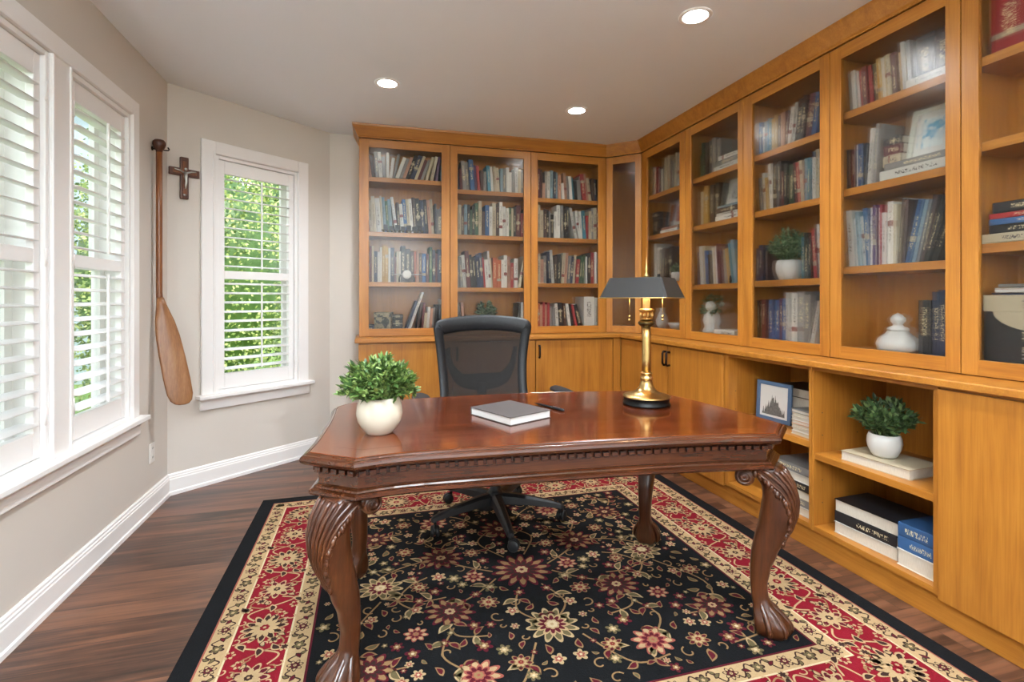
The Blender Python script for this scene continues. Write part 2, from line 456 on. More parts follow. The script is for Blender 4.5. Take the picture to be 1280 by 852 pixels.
def window(name, M, x0, x1, label):
    mb = MB(); y0, y1 = .075, .125
    mb.box(x0, x0+.012, .05, WT, OZ0, OZ1, None, M); mb.box(x1-.012, x1, .05, WT, OZ0, OZ1, None, M)
    mb.box(x0+.012, x1-.012, .05, WT, OZ1-.012, OZ1, None, M); mb.box(x0+.012, x1-.012, .05, WT, OZ0, OZ0+.02, None, M)
    f = S(mb.build(name, trim_white, bevel=.002), label)
    sb = MB(); zm = 1.405; a, b = x0+.012, x1-.012
    for (za, zb, yy) in ((OZ0+.02, zm+.02, .10), (zm-.02, OZ1-.012, .125)):
        sb.box(a, a+.045, yy, yy+.025, za, zb, None, M); sb.box(b-.045, b, yy, yy+.025, za, zb, None, M)
        sb.box(a+.045, b-.045, yy, yy+.025, za, za+.045, None, M); sb.box(a+.045, b-.045, yy, yy+.025, zb-.045, zb, None, M)
    sb.build('sash', trim_white, f)
    for (za, zb, yy) in ((OZ0+.065, zm-.025, .112), (zm+.025, OZ1-.057, .137)):
        MB().box(a+.045, b-.045, yy-.002, yy+.002, za, zb, None, M).build('glass_pane', window_glass, f)
    return f
window('window_1', LM, *W1, 'white sash window nearer the viewpoint in the pair')
window('window_2', LM, *W2, 'white sash window nearer the paddle in the pair')
window('window_3', AM, *W3, 'white single sash window in the angled wall')

def shutter(M, x0, x1, label, tilt, hinge_side):
    root = empty('plantation_shutter', M @ Vector(((x0+x1)/2, 0, OZ0)))
    inv = root.matrix_basis.inverted()
    root['pl'] = 0; del root['pl']
    tag(root, label, 'shutter', 'plantation shutters in the windows')
    bpy.context.view_layer.update()
    MM = Matrix.Translation(-root.location) @ M
    g = .002
    zb, zt = OZ0, OZ1
    mb = MB()
    for a, b, c, d in ((x0+g, x0+.024, zb, zt-g), (x1-.024, x1-g, zb, zt-g), (x0+.024, x1-.024, zt-.024, zt-g), (x0+.024, x1-.024, zb, zb+.02)):
        mb.box(a, b, -.012, .045, c, d, None, MM)
    mb.build('outer_frame', shutter_white, root, bevel=.003)
    a0, a1 = x0+.027, x1-.027; i0, i1 = x0+.068, x1-.066
    LZ0, LZ1, M0, M1 = .727, 2.097, 1.376, 1.432
    pf = MB()
    pf.box(a0, i0, .004, .032, zb+.023, zt-.027, None, MM); pf.box(i1, a1, .004, .032, zb+.023, zt-.027, None, MM)
    pf.box(i0, i1, .004, .032, LZ1, zt-.027, None, MM); pf.box(i0, i1, .004, .032, M0, M1, None, MM); pf.box(i0, i1, .004, .032, zb+.023, LZ0, None, MM)
    pf.build('panel_frame', shutter_white, root, bevel=.003)
    for (z0, z1, tl) in ((M1, LZ1, tilt[0]), (LZ0, M0, tilt[1])):
        n = max(2, round((z1-z0)/.0665)); st = (z1-z0)/n
        for k in range(n):
            zc = z0+st*(k+.5)
            prof = [(.034*cos(t_), .0052*sin(t_)) for t_ in [2*pi*q/14 for q in range(14)]]
            ct, s_ = cos(tl), sin(tl)
            ring = lambda x: [MM @ Vector((x, .018+p*ct-q*s_, zc+p*s_+q*ct)) for p, q in prof]
            lv = MB().loft([ring(i0+.001), ring(i1-.001)])
            lv.build('louver', shutter_white, root)
        xr = (i0+i1)/2+ .01
        yr = .018-.036*cos(tl)
        MB().box(xr-.005, xr+.005, yr-.014, yr-.003, z0+.02, z1-.02, None, MM).build('tilt_rod', shutter_white, root, bevel=.002)
    xh = x0+.0255 if hinge_side < 0 else x1-.0255
    for zz in (.78, 1.40, 2.05):
        MB().lathe([(.004,-.035),(.004,.035)], 8, (0,0,0), None, MM @ Matrix.Translation((xh, -.014, zz))).build('hinge', trim_white, root)
    return root
shutter(LM, *W1, 'white plantation shutter in the window nearer the viewpoint', (radians(8), radians(8)), 1)
shutter(LM, *W2, 'white plantation shutter in the window beside the hanging paddle', (radians(6), radians(12)), -1)
shutter(AM, *W3, 'white plantation shutter in the single window beside the cross', (radians(8), radians(10)), 1)

# ------------------------------------------------------------------ outside
S(MB().box(-40, 12, -12, 60, -.42, -.32).build('lawn', lawn_m), 'sunny green lawn outside the windows')
def bush(center, rad, n, leaf, m, label, seed, lsize=.09):
    rr = random.Random(seed); mb = MB()
    cx, cy, cz = center
    core = MB()
    for i in range(n):
        th = rr.uniform(0, 2*pi); ph = math.acos(rr.uniform(-.9, 1)); k = rr.uniform(.75, 1.05)*(1+.18*sin(5*th+seed)*sin(3*ph))
        p = Vector((rad[0]*sin(ph)*cos(th)*k, rad[1]*sin(ph)*sin(th)*k, rad[2]*cos(ph)*k))
        d = Vector((rr.gauss(0,1), rr.gauss(0,1), rr.gauss(0,1))).normalized(); e = d.orthogonal().normalized()
        L = lsize*rr.uniform(.7,1.5); w = L*.36
        mb.add([p, p+d*L*.5+e*w, p+d*L, p+d*L*.5-e*w], [(0,1,2,3)])
    o = empty('garden_shrub', (cx, cy, cz-rad[2]))
    tag(o, label, 'shrub', 'shrubs outside the windows')
    mb.build('foliage', m, o, loc=(0,0,rad[2]))
    st = MB()
    for j in range(5):
        a = 2*pi*j/5
        st.tube([(0.05*cos(a),.05*sin(a),0), (rad[0]*.3*cos(a),rad[1]*.3*sin(a),rad[2]*.8), (rad[0]*.6*cos(a),rad[1]*.6*sin(a),rad[2]*1.5)], [.03,.022,.008], 6)
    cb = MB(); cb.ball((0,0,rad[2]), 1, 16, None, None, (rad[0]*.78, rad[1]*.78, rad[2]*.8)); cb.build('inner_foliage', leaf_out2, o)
    st.build('stem', walnut, o)
    return o
bush((-2.3,7.4,1.5),(1.5,.9,1.9),20000,0,leaf_out,'tall yellow-green shrub filling the single window',1,.042)
bush((-4.9,6.6,.9),(.9,.8,1.2),5000,0,leaf_out,'low yellow-green shrub seen through the lower single window',2,.05)
bush((-1.2,10.4,2.1),(1.6,1.0,2.5),4600,0,leaf_out2,'deep green tree-high shrub behind the yellow one',3)
bush((-9.2,9.0,1.2),(1.6,1.3,1.5),3400,0,leaf_out2,'round green shrub on the lawn beyond the paddle window',4,.14)
bush((-10.6,4.6,.9),(1.4,1.4,1.2),3200,0,leaf_out2,'wide green shrub across the lawn',5,.15)
bush((-14.5,11.5,1.6),(2.4,2.0,2.2),3400,0,leaf_out2,'big green shrub far behind the others',6,.18)
# white neighbouring house wing
hs = empty('neighbor_house', (-5.2, 11.0, -.32)); tag(hs, 'white sided house beyond the lawn with rows of windows', 'house')
mb = MB(); mb.box(-2.3, 1.4, 0, 5, 0, 5.2); mb.build('wall', siding, hs)
mb = MB(); mb.prism([(-2.6,-.3),(1.7,-.3),(1.7,5.3),(-2.6,5.3)], 5.2, 5.35); mb.build('roof', slot_dark, hs)
for i in range(3):
    for k in range(2):
        f = MB().box(-1.9+i*1.15, -1.2+i*1.15, -.06, .0, .9+k*2.1, 2.4+k*2.1).build('window', trim_white, hs)
        MB().box(-1.84+i*1.15, -1.26+i*1.15, -.075, -.06, .96+k*2.1, 2.34+k*2.1).build('pane', house_glass, f)

# ------------------------------------------------------------------ built-in bookcases
YD, XD = 4.12, 2.25            # front planes of the glass doors (back run / right run)
Z0, Z1 = .943, 2.493           # door bottom / top
CT = .94                       # counter top
# each run has a local frame: x to the right as one faces it, y into the case, z up
def frame_back(x): return Matrix.Translation((x, YD, 0))
def frame_right(y): return Matrix(((0,1,0,XD),(-1,0,0,y),(0,0,1,0),(0,0,0,1)))
CASES = {}
def glass_case(key, M, w, g0, g1, shelves, label, depth):
    """w width; glass from g0 to g1 (local x); shelves: top heights"""
    root = empty('glass_front_bookcase'); root.matrix_world = M @ Matrix.Translation((w/2, depth/2, CT))
    tag(root, label, 'bookcase', 'glass-front bookcases along the two walls')
    T = Matrix.Translation((-w/2, -depth/2, -CT))
    fr, b = .02, .018
    mb = MB(); e = .0008
    mb.box(e, b, fr, depth, CT, 2.5, MZ, T); mb.box(w-b, w-e, fr, depth, CT, 2.5, MZ, T)
    mb.box(b, w-b, depth-.008, depth, CT, 2.5, MZ, T); mb.box(b, w-b, fr, depth-.008, CT, CT+.05, MX, T); mb.box(b, w-b, fr, depth-.008, 2.455, 2.5, MX, T)
    mb.build('carcass', MZ, root)
    for z in shelves:
        MB().box(b+.001, w-b-.001, fr+.008, depth-.01, z-.036, z, MX, T).build('shelf', MX, root, bevel=.0015)
    d = MB(); gp = .0022; ga, gb = 1.003, 2.43
    d.box(gp, g0, 0, fr-.001, Z0, Z1, MZ, T); d.box(g1, w-gp, 0, fr-.001, Z0, Z1, MZ, T)
    d.box(g0, g1, 0, fr-.001, Z0, ga, MX, T); d.box(g0, g1, 0, fr-.001, gb, Z1, MX, T)
    door = d.build('door', MZ, root, bevel=.0012)
    MB().box(g0-.004, g1+.004, .009, .013, ga-.004, gb+.004, None, T).build('glass_pane', hazy_glass if key[0] == 'D' else seeded_glass, door)
    CASES[key] = (M, w, g0, g1, [CT+.05]+sorted(shelves), depth)
    return root
BD = YB-YD-.004; RD = XR-XD-.004
UX = [-.09, .624, 1.319, 2.021]
UG = [(-.015,.555),(.686,1.256),(1.381,1.947)]
USH = [(1.373,1.77,2.203),(1.333,1.771,2.145),(1.375,1.771,2.113)]
ULAB = ['maple bookcase with glass door nearest the single window', 'maple bookcase with glass door directly behind the office chair',
        'maple bookcase with glass door between chair and corner pane']
for i in range(3):
    x0 = UX[i]; glass_case('U%d' % (i+1), frame_back(x0), UX[i+1]-x0, UG[i][0]-x0, UG[i][1]-x0, USH[i], ULAB[i], BD)
DY = [3.901, 3.274, 2.666, 2.045, 1.451, .80]
DG = [(3.815,3.345),(3.204,2.715),(2.589,2.104),(1.981,1.507),(1.39,.862)]
DSH = [(1.377,1.772,2.11),(1.342,1.77,2.114),(1.349,1.773,2.118),(1.398,1.784,2.167),(1.45,1.843,2.172)]
DLAB = ['maple bookcase with narrow glass door just beyond the brass lamp', 'maple bookcase with blurry white figurine on its lowest shelf',
        'maple bookcase holding the white potted plant behind glass', 'maple bookcase holding the blue framed picture behind glass',
        'maple bookcase with black box and papers at frame edge']
for i in range(5):
    y0 = DY[i]; glass_case('D%d' % (i+1), frame_right(y0), y0-DY[i+1], y0-DG[i][0], y0-DG[i][1], DSH[i], DLAB[i], RD)
# corner unit with an angled door
P0 = Vector((2.021, YD, 0)); P1 = Vector((XD, 3.901, 0)); cd = (P1-P0).normalized(); cw = (P1-P0).length; cn = Vector((-cd.y, cd.x, 0))
root = empty('glass_front_bookcase', (2.3, 4.15, CT)); tag(root, 'narrow angled maple bookcase in the corner with hazy empty pane', 'bookcase', 'glass-front bookcases along the two walls')
T = Matrix.Translation((-2.3,-4.15,-CT))
mb = MB(); ins = .022
q0, q1 = P0+cn*ins, P1+cn*ins
def slab(a, b, th, z0, z1, m, mbx):
    a, b = Vector(a), Vector(b); d = (b-a).normalized(); n = Vector((-d.y, d.x, 0))*th
    mbx.prism([(p.x, p.y) for p in (a, b, b+n, a+n)], z0, z1, m, T)
slab((2.023, YD+.024, 0), (2.023, YB-.006, 0), -.016, CT, 2.5, MZ, mb); slab((XD+.024, 3.903, 0), (XR-.006, 3.903, 0), .016, CT, 2.5, MZ, mb)
slab((2.041, YB-.006, 0), (XR-.006, YB-.006, 0), -.008, CT, 2.5, MZ, mb); slab((XR-.006, YB-.016, 0), (XR-.006, 3.92, 0), -.008, CT, 2.5, MZ, mb)
poly = [(q0.x+.03,q0.y+.01),(q1.x+.012,q1.y+.026),(XR-.016,3.92),(XR-.016,YB-.016),(2.042,YB-.016)]
mb.prism(poly, CT, CT+.05, MX, T); mb.prism(poly, 2.455, 2.5, MX, T)
mb.build('carcass', MZ, root)
CMx = T @ Matrix(((cd.x, cn.x, 0, P0.x),(cd.y, cn.y, 0, P0.y),(0,0,1,0),(0,0,0,1)))
d = MB(); g0, g1 = .06, cw-.056
d.box(.003, g0, 0, .019, Z0, Z1, MZ, CMx); d.box(g1, cw-.003, 0, .019, Z0, Z1, MZ, CMx); d.box(g0, g1, 0, .019, Z0, 1.003, MX, CMx); d.box(g0, g1, 0, .019, 2.43, Z1, MX, CMx)
door = d.build('door', MZ, root, bevel=.0012)
MB().box(g0-.004, g1+.004, .009, .013, .999, 2.434, None, CMx).build('glass_pane', hazy_glass, door)

# crown moulding: one mitred length over the three faces
def sweep(path, prof, mbx, m):
    """path: 2D points, prof: (offset to the right-hand normal, z)"""
    P = [Vector(p) for p in path]; rings = []
    for i, p in enumerate(P):
        d1 = (P[i]-P[i-1]).normalized() if i else None
        d2 = (P[i+1]-P[i]).normalized() if i < len(P)-1 else None
        n1 = Vector((d1.y,-d1.x)) if d1 else None; n2 = Vector((d2.y,-d2.x)) if d2 else None
        if n1 and n2:
            n = (n1+n2).normalized(); n = n/max(.2, n.dot(n1))
        else: n = n1 or n2
        rings.append([(p.x+n.x*o, p.y+n.y*o, z) for o, z in prof])
    mbx.loft(rings, m, smooth=False)
cp = [(-.09, YB-.004), (-.09, YD), (2.021, YD), (XD, 3.901), (XD, .80)]
mb = MB()
sweep(cp, [(-.012,2.5005),(.004,2.5005),(.004,2.507),(.012,2.516),(.046,2.584),(.05,2.5985),(-.012,2.5985)], mb, None)
tag(mb.build('crown_molding', MX), 'continuous angled maple crown molding along the tops of bookcases', 'molding')

# countertop: L-shaped, rounded nose
NX, NY = 2.05, 3.92
mb = MB(); n1 = [(-.004,.001),( .0,.006),(.0,.026),(-.004,.031)]
outl = [(-.116, YB-.004), (-.116, NY), (NX, NY), (NX, .80), (XR-.004, .80), (XR-.004, YB-.004)]
def off(poly, d):
    o = []
    for x, y in poly:
        xx = x+d if x in (-.116, NX) else x; yy = y+d if y == NY else y
        o.append((xx, yy))
    return o
rings = []
for dd, zz in ((.004,.9085),(0,.9125),(0,.934),(.002,.938),(.006,.9395)):
    rings.append([(x + (dd if abs(x-NX) < 1e-6 else (dd if x == -.116 else 0)), y+(dd if y == NY else 0), zz) for x, y in outl])
mb.loft(rings, None, smooth=False)
tag(mb.build('countertop', MX), 'continuous L-shaped maple counter ledge between upper and lower cabinets', 'countertop')

# base cabinets ---------------------------------------------------------------
BX, BY = 2.075, 3.945    # front planes of the base doors
CZ0, CZ1 = .108, .9075
def handle(parent, M, x, z0, z1, m=bronze):
    mb = MB()
    mb.tube([(x, 0, z0+.008), (x, -.022, z0+.006), (x, -.03, z0+.02), (x, -.03, z1-.02), (x, -.022, z1-.006), (x, 0, z1-.008)], .008, 8, None, M)
    return mb.build('handle', m, parent)
def base_cab(M, w, doors, label, depth, group='closed base cabinets under the counter'):
    root = empty('base_cabinet'); root.matrix_world = M @ Matrix.Translation((w/2, depth/2, CZ0))
    tag(root, label, 'cabinet', group)
    T = Matrix.Translation((-w/2, -depth/2, -CZ0)); e = .001
    mb = MB(); f = .019
    mb.box(e, .018, f, depth, CZ0, CZ1, MZ, T); mb.box(w-.018, w-e, f, depth, CZ0, CZ1, MZ, T); mb.box(.018, w-.018, f, depth, CZ0, CZ0+.02, MX, T)
    mb.box(.018, w-.018, f, depth, CZ1-.02, CZ1, MX, T); mb.box(.018, w-.018, depth-.01, depth, CZ0+.02, CZ1-.02, MZ, T)
    mb.build('carcass', MZ, root)
    for (a, b, hx) in doors:
        dr = MB().box(a, b, 0, f-.001, CZ0-.012, .8965, MZ, T).build('door', MZ, root, bevel=.0015)
        if hx is not None: handle(dr, T, hx, .752, .862)
    return root
def BB(x): return Matrix.Translation((x, BY, 0))
def BR(y): return Matrix(((0,1,0,BX),(-1,0,0,y),(0,0,1,0),(0,0,0,1)))
bd, rd = YB-BY-.004, XR-BX-.004
base_cab(BB(-.09), .71, [(.004,.706,.68)], 'closed maple base cabinet near the wall end, beside the potted plant', bd)
base_cab(BB(.62), .683, [(.004,.679,.03)], 'closed maple base cabinet hidden mostly behind the office chair', bd)
base_cab(BB(1.303), .70, [(.004,.695,.029)], 'closed maple base cabinet with one black pull right of chair', bd)
base_cab(BR(3.944), 1.316, [(.004,.710,.692),(.716,1.310,.739)], 'two-door maple base cabinet behind the brass lamp', rd)
# corner filler strip
fl = tag(MB().box(2.005, 2.0735, BY+.003, BY+.03, CZ0, .9075).build('filler_panel', MZ), 'narrow vertical maple filler strip in the base corner', 'panel')
def open_cab(y0, w, left_stile, right_stile, shelf_z, label, rst=None):
    M = BR(y0); depth = rd
    root = empty('open_shelf_cabinet'); root.matrix_world = M @ Matrix.Translation((w/2, depth/2, CZ0)); tag(root, label, 'cabinet', 'open shelf cabinets under the counter')
    T = Matrix.Translation((-w/2, -depth/2, -CZ0)); e = .001; f = .008
    mb = MB()
    mb.box(e, left_stile, f, depth, CZ0, CZ1, MZ, T); mb.box(w-right_stile, w-e, f, depth, CZ0, CZ1, MZ, T)
    mb.box(left_stile, w-right_stile, f, depth, CZ0, CZ0+.024, MX, T); mb.box(left_stile, w-right_stile, f, depth, CZ1-.018, CZ1, MX, T)
    mb.box(left_stile, w-right_stile, depth-.01, depth, CZ0+.024, CZ1-.018, MZ, T)
    for zz in range(5):     # shelf-pin holes
        for yy in (.06, .28):
            mb.lathe([(.003,0),(.003,.0006)], 8, (0,0,0), slot_dark, T @ Matrix.Translation((left_stile, yy, .24+.11*zz)) @ Matrix.Rotation(pi/2, 4, 'Y'))
    mb.build('carcass', MZ, root)
    MB().box(left_stile+.001, w-right_stile-.001, f+.004, depth-.011, shelf_z-.032, shelf_z, MX, T).build('shelf', MX, root, bevel=.002)
    return root
open_cab(2.627, 2.627-1.996, .034, .014, .535, 'open maple shelf cabinet with the blue photo frame, behind desk corner')
open_cab(1.995, 1.995-1.419, .014, .018, .488, 'open maple shelf cabinet with the small potted plant')
base_cab(BR(1.418), .618, [(.002,.614,None)], 'closed maple base cabinet with plain slab door nearest the viewpoint', rd)
# plinth boards
tag(MB().box(-.085, 2.118, BY+.022, BY+.04, .002, .107).build('plinth_board', MX), 'maple plinth board under the back wall cabinets', 'plinth')
tag(MB().box(2.10, 2.118, .80, 3.962, .002, .107).build('plinth_board', MY), 'long maple plinth board along the floor beside the rug', 'plinth')

# ------------------------------------------------------------------ books
UNIT = {'U1': 'window-end bookcase', 'U2': 'bookcase behind chair', 'U3': 'bookcase beside corner pane', 'D1': 'narrow case beyond lamp', 'D2': 'figurine bookcase',
        'D3': 'potted-plant bookcase', 'D4': 'framed-picture bookcase', 'D5': 'bookcase with black box'}
SHN = ['bottom shelf', 'third shelf', 'second shelf', 'top shelf']
ORD = 'first second third fourth fifth sixth seventh eighth ninth tenth eleventh twelfth thirteenth fourteenth fifteenth sixteenth seventeenth eighteenth nineteenth twentieth'.split()
USED = set()
QUEUE = []
def make_book(w, d, h, k, raw=None, raw_M=None):
    """cover with boards and rounded spine; x thickness, y depth (spine at 0), z height"""
    mb = MB(); bt = min(.0025, w*.14); s = .004
    mb.box(0, bt, s, d, 0, h); mb.box(w-bt, w, s, d, 0, h)
    ring = lambda z: [(0,s,z),(0,.0018,z),(w*.12,.0004,z),(w*.5,0,z),(w*.88,.0004,z),(w,.0018,z),(w,s,z)]
    a, b = ring(0), ring(h)
    mb.add(a+b, [(i, i+1, 8+i, 7+i) for i in range(6)] + [(6,5,4,3,2,1,0), tuple(range(7,14))] + [(0,7,13,6)], None, False)
    if raw is not None:
        raw.add(mb.v, mb.f, BM[k], False, raw_M); raw.box(bt, w-bt, s, d-.004, .003, h-.003, page_mat, raw_M); return None
    o = mb.build('book', BM[k])
    p = MB().box(bt+.0001, w-bt-.0001, s+.0001, d-.004, .003, h-.003).build('page_block', page_mat, o)
    return o
def unique(base, extra):
    for cand in [base]+extra:
        if cand not in USED:
            USED.add(cand); return cand
    i = 2
    while f'{base} ({i})' in USED: i += 1
    USED.add(f'{base} ({i})'); return f'{base} ({i})'
def rect(w, h, t):
    """2D corners of a tilted book resting on z=0; t>0 leans right"""
    c, s = cos(t), sin(t)
    pts = [(x*c+z*s, -x*s+z*c) for x, z in ((0,0),(w,0),(w,h),(0,h))]
    zm = min(p[1] for p in pts)
    return [(x, z-zm) for x, z in pts], -zm
def span(pts, z):
    xs = []
    for (a, b), (c, d) in zip(pts, pts[1:]+pts[:1]):
        if (b-z)*(d-z) <= 0 and abs(b-d) > 1e-9: xs.append(a+(c-a)*(z-b)/(d-b))
    return (min(xs), max(xs)) if xs else None
def layout(items):
    """left-to-right packing -> list of x offsets, total"""
    placed = []; xs = []
    for w, h, t in items:
        pts, _ = rect(w, h, t); x = -min(p[0] for p in pts) if not placed else -9
        zz = [.0005+k*.006 for k in range(int(max(p[1] for p in pts)/.006)+1)]
        for q in placed[-6:]:
            for z in zz:
                a, b = span(q, z), span(pts, z)
                if a and b: x = max(x, a[1]-b[0]+.0006)
        placed.append([(px+x, pz) for px, pz in pts]); xs.append(x)
    return xs, max(p[0] for q in placed for p in q) if placed else 0
def parse(s):
    out = []
    for tk in s.split():
        k = tk[0]; w = int(tk[1])*.0085+.005; h = int(tk[2])*.035; t = 0
        if len(tk) > 3: t = radians(int(tk[3:])*4.)
        out.append([k, w, h, t])
    return out
def row(key, comp, s, x0=None, x1=None, setback=.045, depth=.17, fit=True):
    """books of one shelf; x0..x1 local range (defaults: the glass opening widened to the sides)"""
    M, W, g0, g1, floors, cdep = CASES[key]
    z = floors[comp]; zmax = (floors+[2.455])[comp+1]-.036-z-.012
    if x0 is None: x0 = .021
    if x1 is None: x1 = W-.021
    if key[0] == 'D': setback = max(setback, .08)
    it = parse(s); rr = random.Random(hash((key, comp)) if False else sum(map(ord, key))*7+comp)
    for b in it:
        b[1] *= rr.uniform(.86, 1.14); b[2] = min(b[2]*rr.uniform(.95, 1.05), zmax)
    lo, hi = .4, 2.2
    for _ in range(18):
        f = (lo+hi)/2
        _, tot = layout([(b[1]*f, b[2], b[3]) for b in it])
        if tot > x1-x0: hi = f
        else: lo = f
    if not fit: lo = min(lo, 1.)
    items = [(b[1]*lo, b[2], b[3]) for b in it]
    xs, _ = layout(items)
    n = len(items)
    for i, ((w, h, t), x) in enumerate(zip(items, xs)):
        k = it[i][0]; d = min(depth*rr.uniform(.85, 1.1), cdep-setback-.03)
        _, dz = rect(w, h, t)
        mw = M @ Matrix.Translation((x0+x, setback+rr.uniform(-.01, .012), z+dz+.0004)) @ Matrix.Rotation(t, 4, 'Y')
        size = 'tall ' if h > .272 else ('short ' if h < .2 else '')
        size += 'thick ' if w > .036 else ('thin ' if w < .014 else '')
        size += 'leaning ' if abs(t) > radians(5) else ''
        L = WORD[it[i-1][0]] if i else None; Rr = WORD[it[i+1][0]] if i < n-1 else None
        if L and Rr: nb = f'between {L} and {Rr} books' if L != Rr else f'between two {L} books'
        elif Rr: nb = f'starting the row beside a {Rr} one'
        elif L: nb = f'ending the row beside a {L} one'
        else: nb = 'standing alone'
        base = f'{size}{WORD[k]} book {nb}, {SHN[comp]}, {UNIT[key]}'
        alt = f'{size}{WORD[k]} book, {ORD[min(i,19)]} from the left, {SHN[comp]}, {UNIT[key]}'
        alt2 = f'{WORD[k]} book, {ORD[min(i,19)]} from the left, {SHN[comp]}, {UNIT[key]}'
        if len(base.split()) > 16: base = alt if len(alt.split()) <= 16 else alt2
        seen = w*h*(.55 if key in ('D1','D2') else 1.0)*(1.25 if key in ('D3','D4') else 1.0)
        QUEUE.append((seen, len(QUEUE), (w, d, h, k), mw, unique(base, [alt, alt2]), f'books on the {SHN[comp]} of the {UNIT[key]}'))
def flat_book(M, x, y, z, w, d, h, k, label, rot=0, group=None, mat=None, pages=False):
    """lying book: spine along local x facing -y"""
    o = make_book(h, d, w, k)
    o.matrix_world = M @ Matrix.Translation((x, y, z)) @ Matrix.Rotation(rot+(pi if pages else 0), 4, 'Z') @ Matrix.Translation((-w/2, -d/2, 0)) @ Matrix(((0,0,1,0),(0,1,0,0),(-1,0,0,h),(0,0,0,1)))
    if mat is not None:
        o.data.materials[0] = mat
    USED.add(label)
    return tag(o, label, 'book', group)
def stack(M, x, y, z, specs, where, group, pg=()):
    """specs bottom to top: (w,d,h,colour,rot,label)"""
    for i, (w, d, h, k, r, lab) in enumerate(specs):
        flat_book(M, x, y, z+.0004, w, d, h, k, lab, r, group, None, i in pg); z += h+.0008
    return z

# ---- back run
row('U1', 3, 'e26-2 p26-2 d25-2 e26-1 w26-1 e25-1 w26 w25+2 e26+3 w25+5 e25+5 p25+5 k36+5 n36+5 c26+5 m25+5 e25+5 c26+4 c26+3 v26+2 t45')
row('U1', 2, 'r26-1 m26-1 c27-1 c28-1 w38-1 c18-1 l28-1 g27-1 l28-1 w28-2 d27-1 w27-1 b28-1 c28-1 w28-1 d28-1 k38-1 n38-1 k28-1 p28-1 c28-1 k17 e46 t37')
row('U1', 1, 'k27 c27 m18 c18 n27 w17 w18 y28 y28 w18 n28 m16 c17 w17 k38 k38 d27 o17 p17 d27 b27 m27 g28 n28 m17 n38 k27')
row('U1', 0, 'n27+5 w29+5 d26+2 m26+1 c24+1 w25+1 p25+1 e25+1 k36+1 k26 w27 r37', x0=.36)
row('U2', 3, 'p27-1 n26-1 m25-1 e27-1 e27-1 b37-1 v26-1 r26-1 d25 e25 t26-1 w26-1 c26-1 c26-1 l26 e26 w26 w25 e26 w26 c26 e26 n26')
row('U2', 2, 'e27 c28 c27 d27 l27 k27 g16 k27 g28 c28 d26 b37 w27 c38 d27 w28 w27 w27 g27 c17 k27 m38 r26 k27')
row('U2', 1, 'w28-1 e27-1 e27-1 w28-1 m39-1 k28-1 k27-1 n38-1 n28-1 r17-1 w27-1 w19-1 c17-1 o37 o37 w27 w28 p28 r26 w37 c28+3')
row('U2', 0, 'm27-2 e26-2 p26-1', x0=.03, x1=.17, fit=False)
row('U2', 0, 'k26 w26+1', x0=.59, x1=.665, fit=False)
row('U3', 3, 'k15 p27 m37 d17 p24 e27 w27 l27 n27 l17 p26 w24-1 p27-1 e26-1 w26-1 t26-1 k25-1 e25-1 e16-1 r37-2 p27-2 c26-2 d26-1 n26-1 k26 p15')
row('U3', 2, 'e26 r24 c28 c27 d27 k27 e17 k26 w27 w38 e28 k28 k28 w28-3 w27-2 w27-1 t27-1 r26 c27 e28 c28 m28 w27')
row('U3', 1, 'w27 w27 c27 p26 e27 n28-1 w28-1 d27 k27 c28+1 p28+1 e27+1 n27+1 c27+1 r26+1 g27+1 g27+1 w17 k28 r38 w18 n28 k27')
row('U3', 0, 'd25 w26 o26 p26 r26 p16 r26 e25 e25 w26-1 k36-1 d26-1 w26-2 k26-2 r26-3 k36-4', x1=.50)
MU = CASES['U3'][0]; z0 = CASES['U3'][4][0]
for i, (xx, ww, hh, lab) in enumerate(((.51,.10,.268,'thick white binder leaning block at corner end of bottom shelf'),(.612,.04,.26,'thin white binder pressed against the bookcase side, bottom shelf'))):
    o = make_book(ww, .2, hh, 'w'); o.matrix_world = MU @ Matrix.Translation((xx, .045, z0+.0005)); tag(o, lab, 'binder', 'white binders on the bottom shelf')
# dark model ornament on U1 second shelf
M1c = CASES['U1'][0]; fl1 = CASES['U1'][4]
def put(o, M, x, y, z, rz=0): o.matrix_world = M @ Matrix.Translation((x, y, z)) @ Matrix.Rotation(rz, 4, 'Z'); return o
t = empty('train_ornament'); tag(t, 'small dark metal model train lying before books, window-end bookcase', 'ornament')
mb = MB(); mb.box(-.17,.17,-.006,.006,.012,.02)
for i in range(-3,4):
    mb.box(i*.045-.018, i*.045+.018, -.006, .006, .02, .05+.01*(i%2))
mb.build('body', black_metal, t, bevel=.002)
for i in range(-5,6): MB().lathe([(.009,-.004),(.009,.004)], 12, (0,0,0), None, Matrix.Translation((i*.03,-.006,.009)) @ Matrix.Rotation(pi/2,4,'X')).build('wheel', dark_brass, t)
put(t, M1c, .34, .03, fl1[2]+.0005)
# dial ornament on the third shelf
t = empty('dial_ornament'); tag(t, 'round white dial ornament with thin side arms before third shelf books', 'ornament')
Mx = Matrix.Rotation(pi/2, 4, 'X')
MB().lathe([(.0,-.004),(.034,-.004),(.036,0),(.034,.006),(.03,.008),(0,.008)], 28, (0,0,0), None, Matrix.Translation((0,0,.062)) @ Mx).build('dial', plain('dial_white', srgb(214,212,206), .4), t)
mb = MB()
mb.tube([(-.125,0,.062),(-.036,0,.062)], .003, 8); mb.tube([(.036,0,.062),(.13,0,.062)], .003, 8)
mb.build('arm', silver, t)
for s_ in (-1,1): MB().tube([(s_*.05,.0,.06),(s_*.06,0,.03),(s_*.058,0,.0015)], [.004,.006,.008], 8).build('leg', black_metal, t)
put(t, M1c, .37, .034, fl1[1]+.0005)
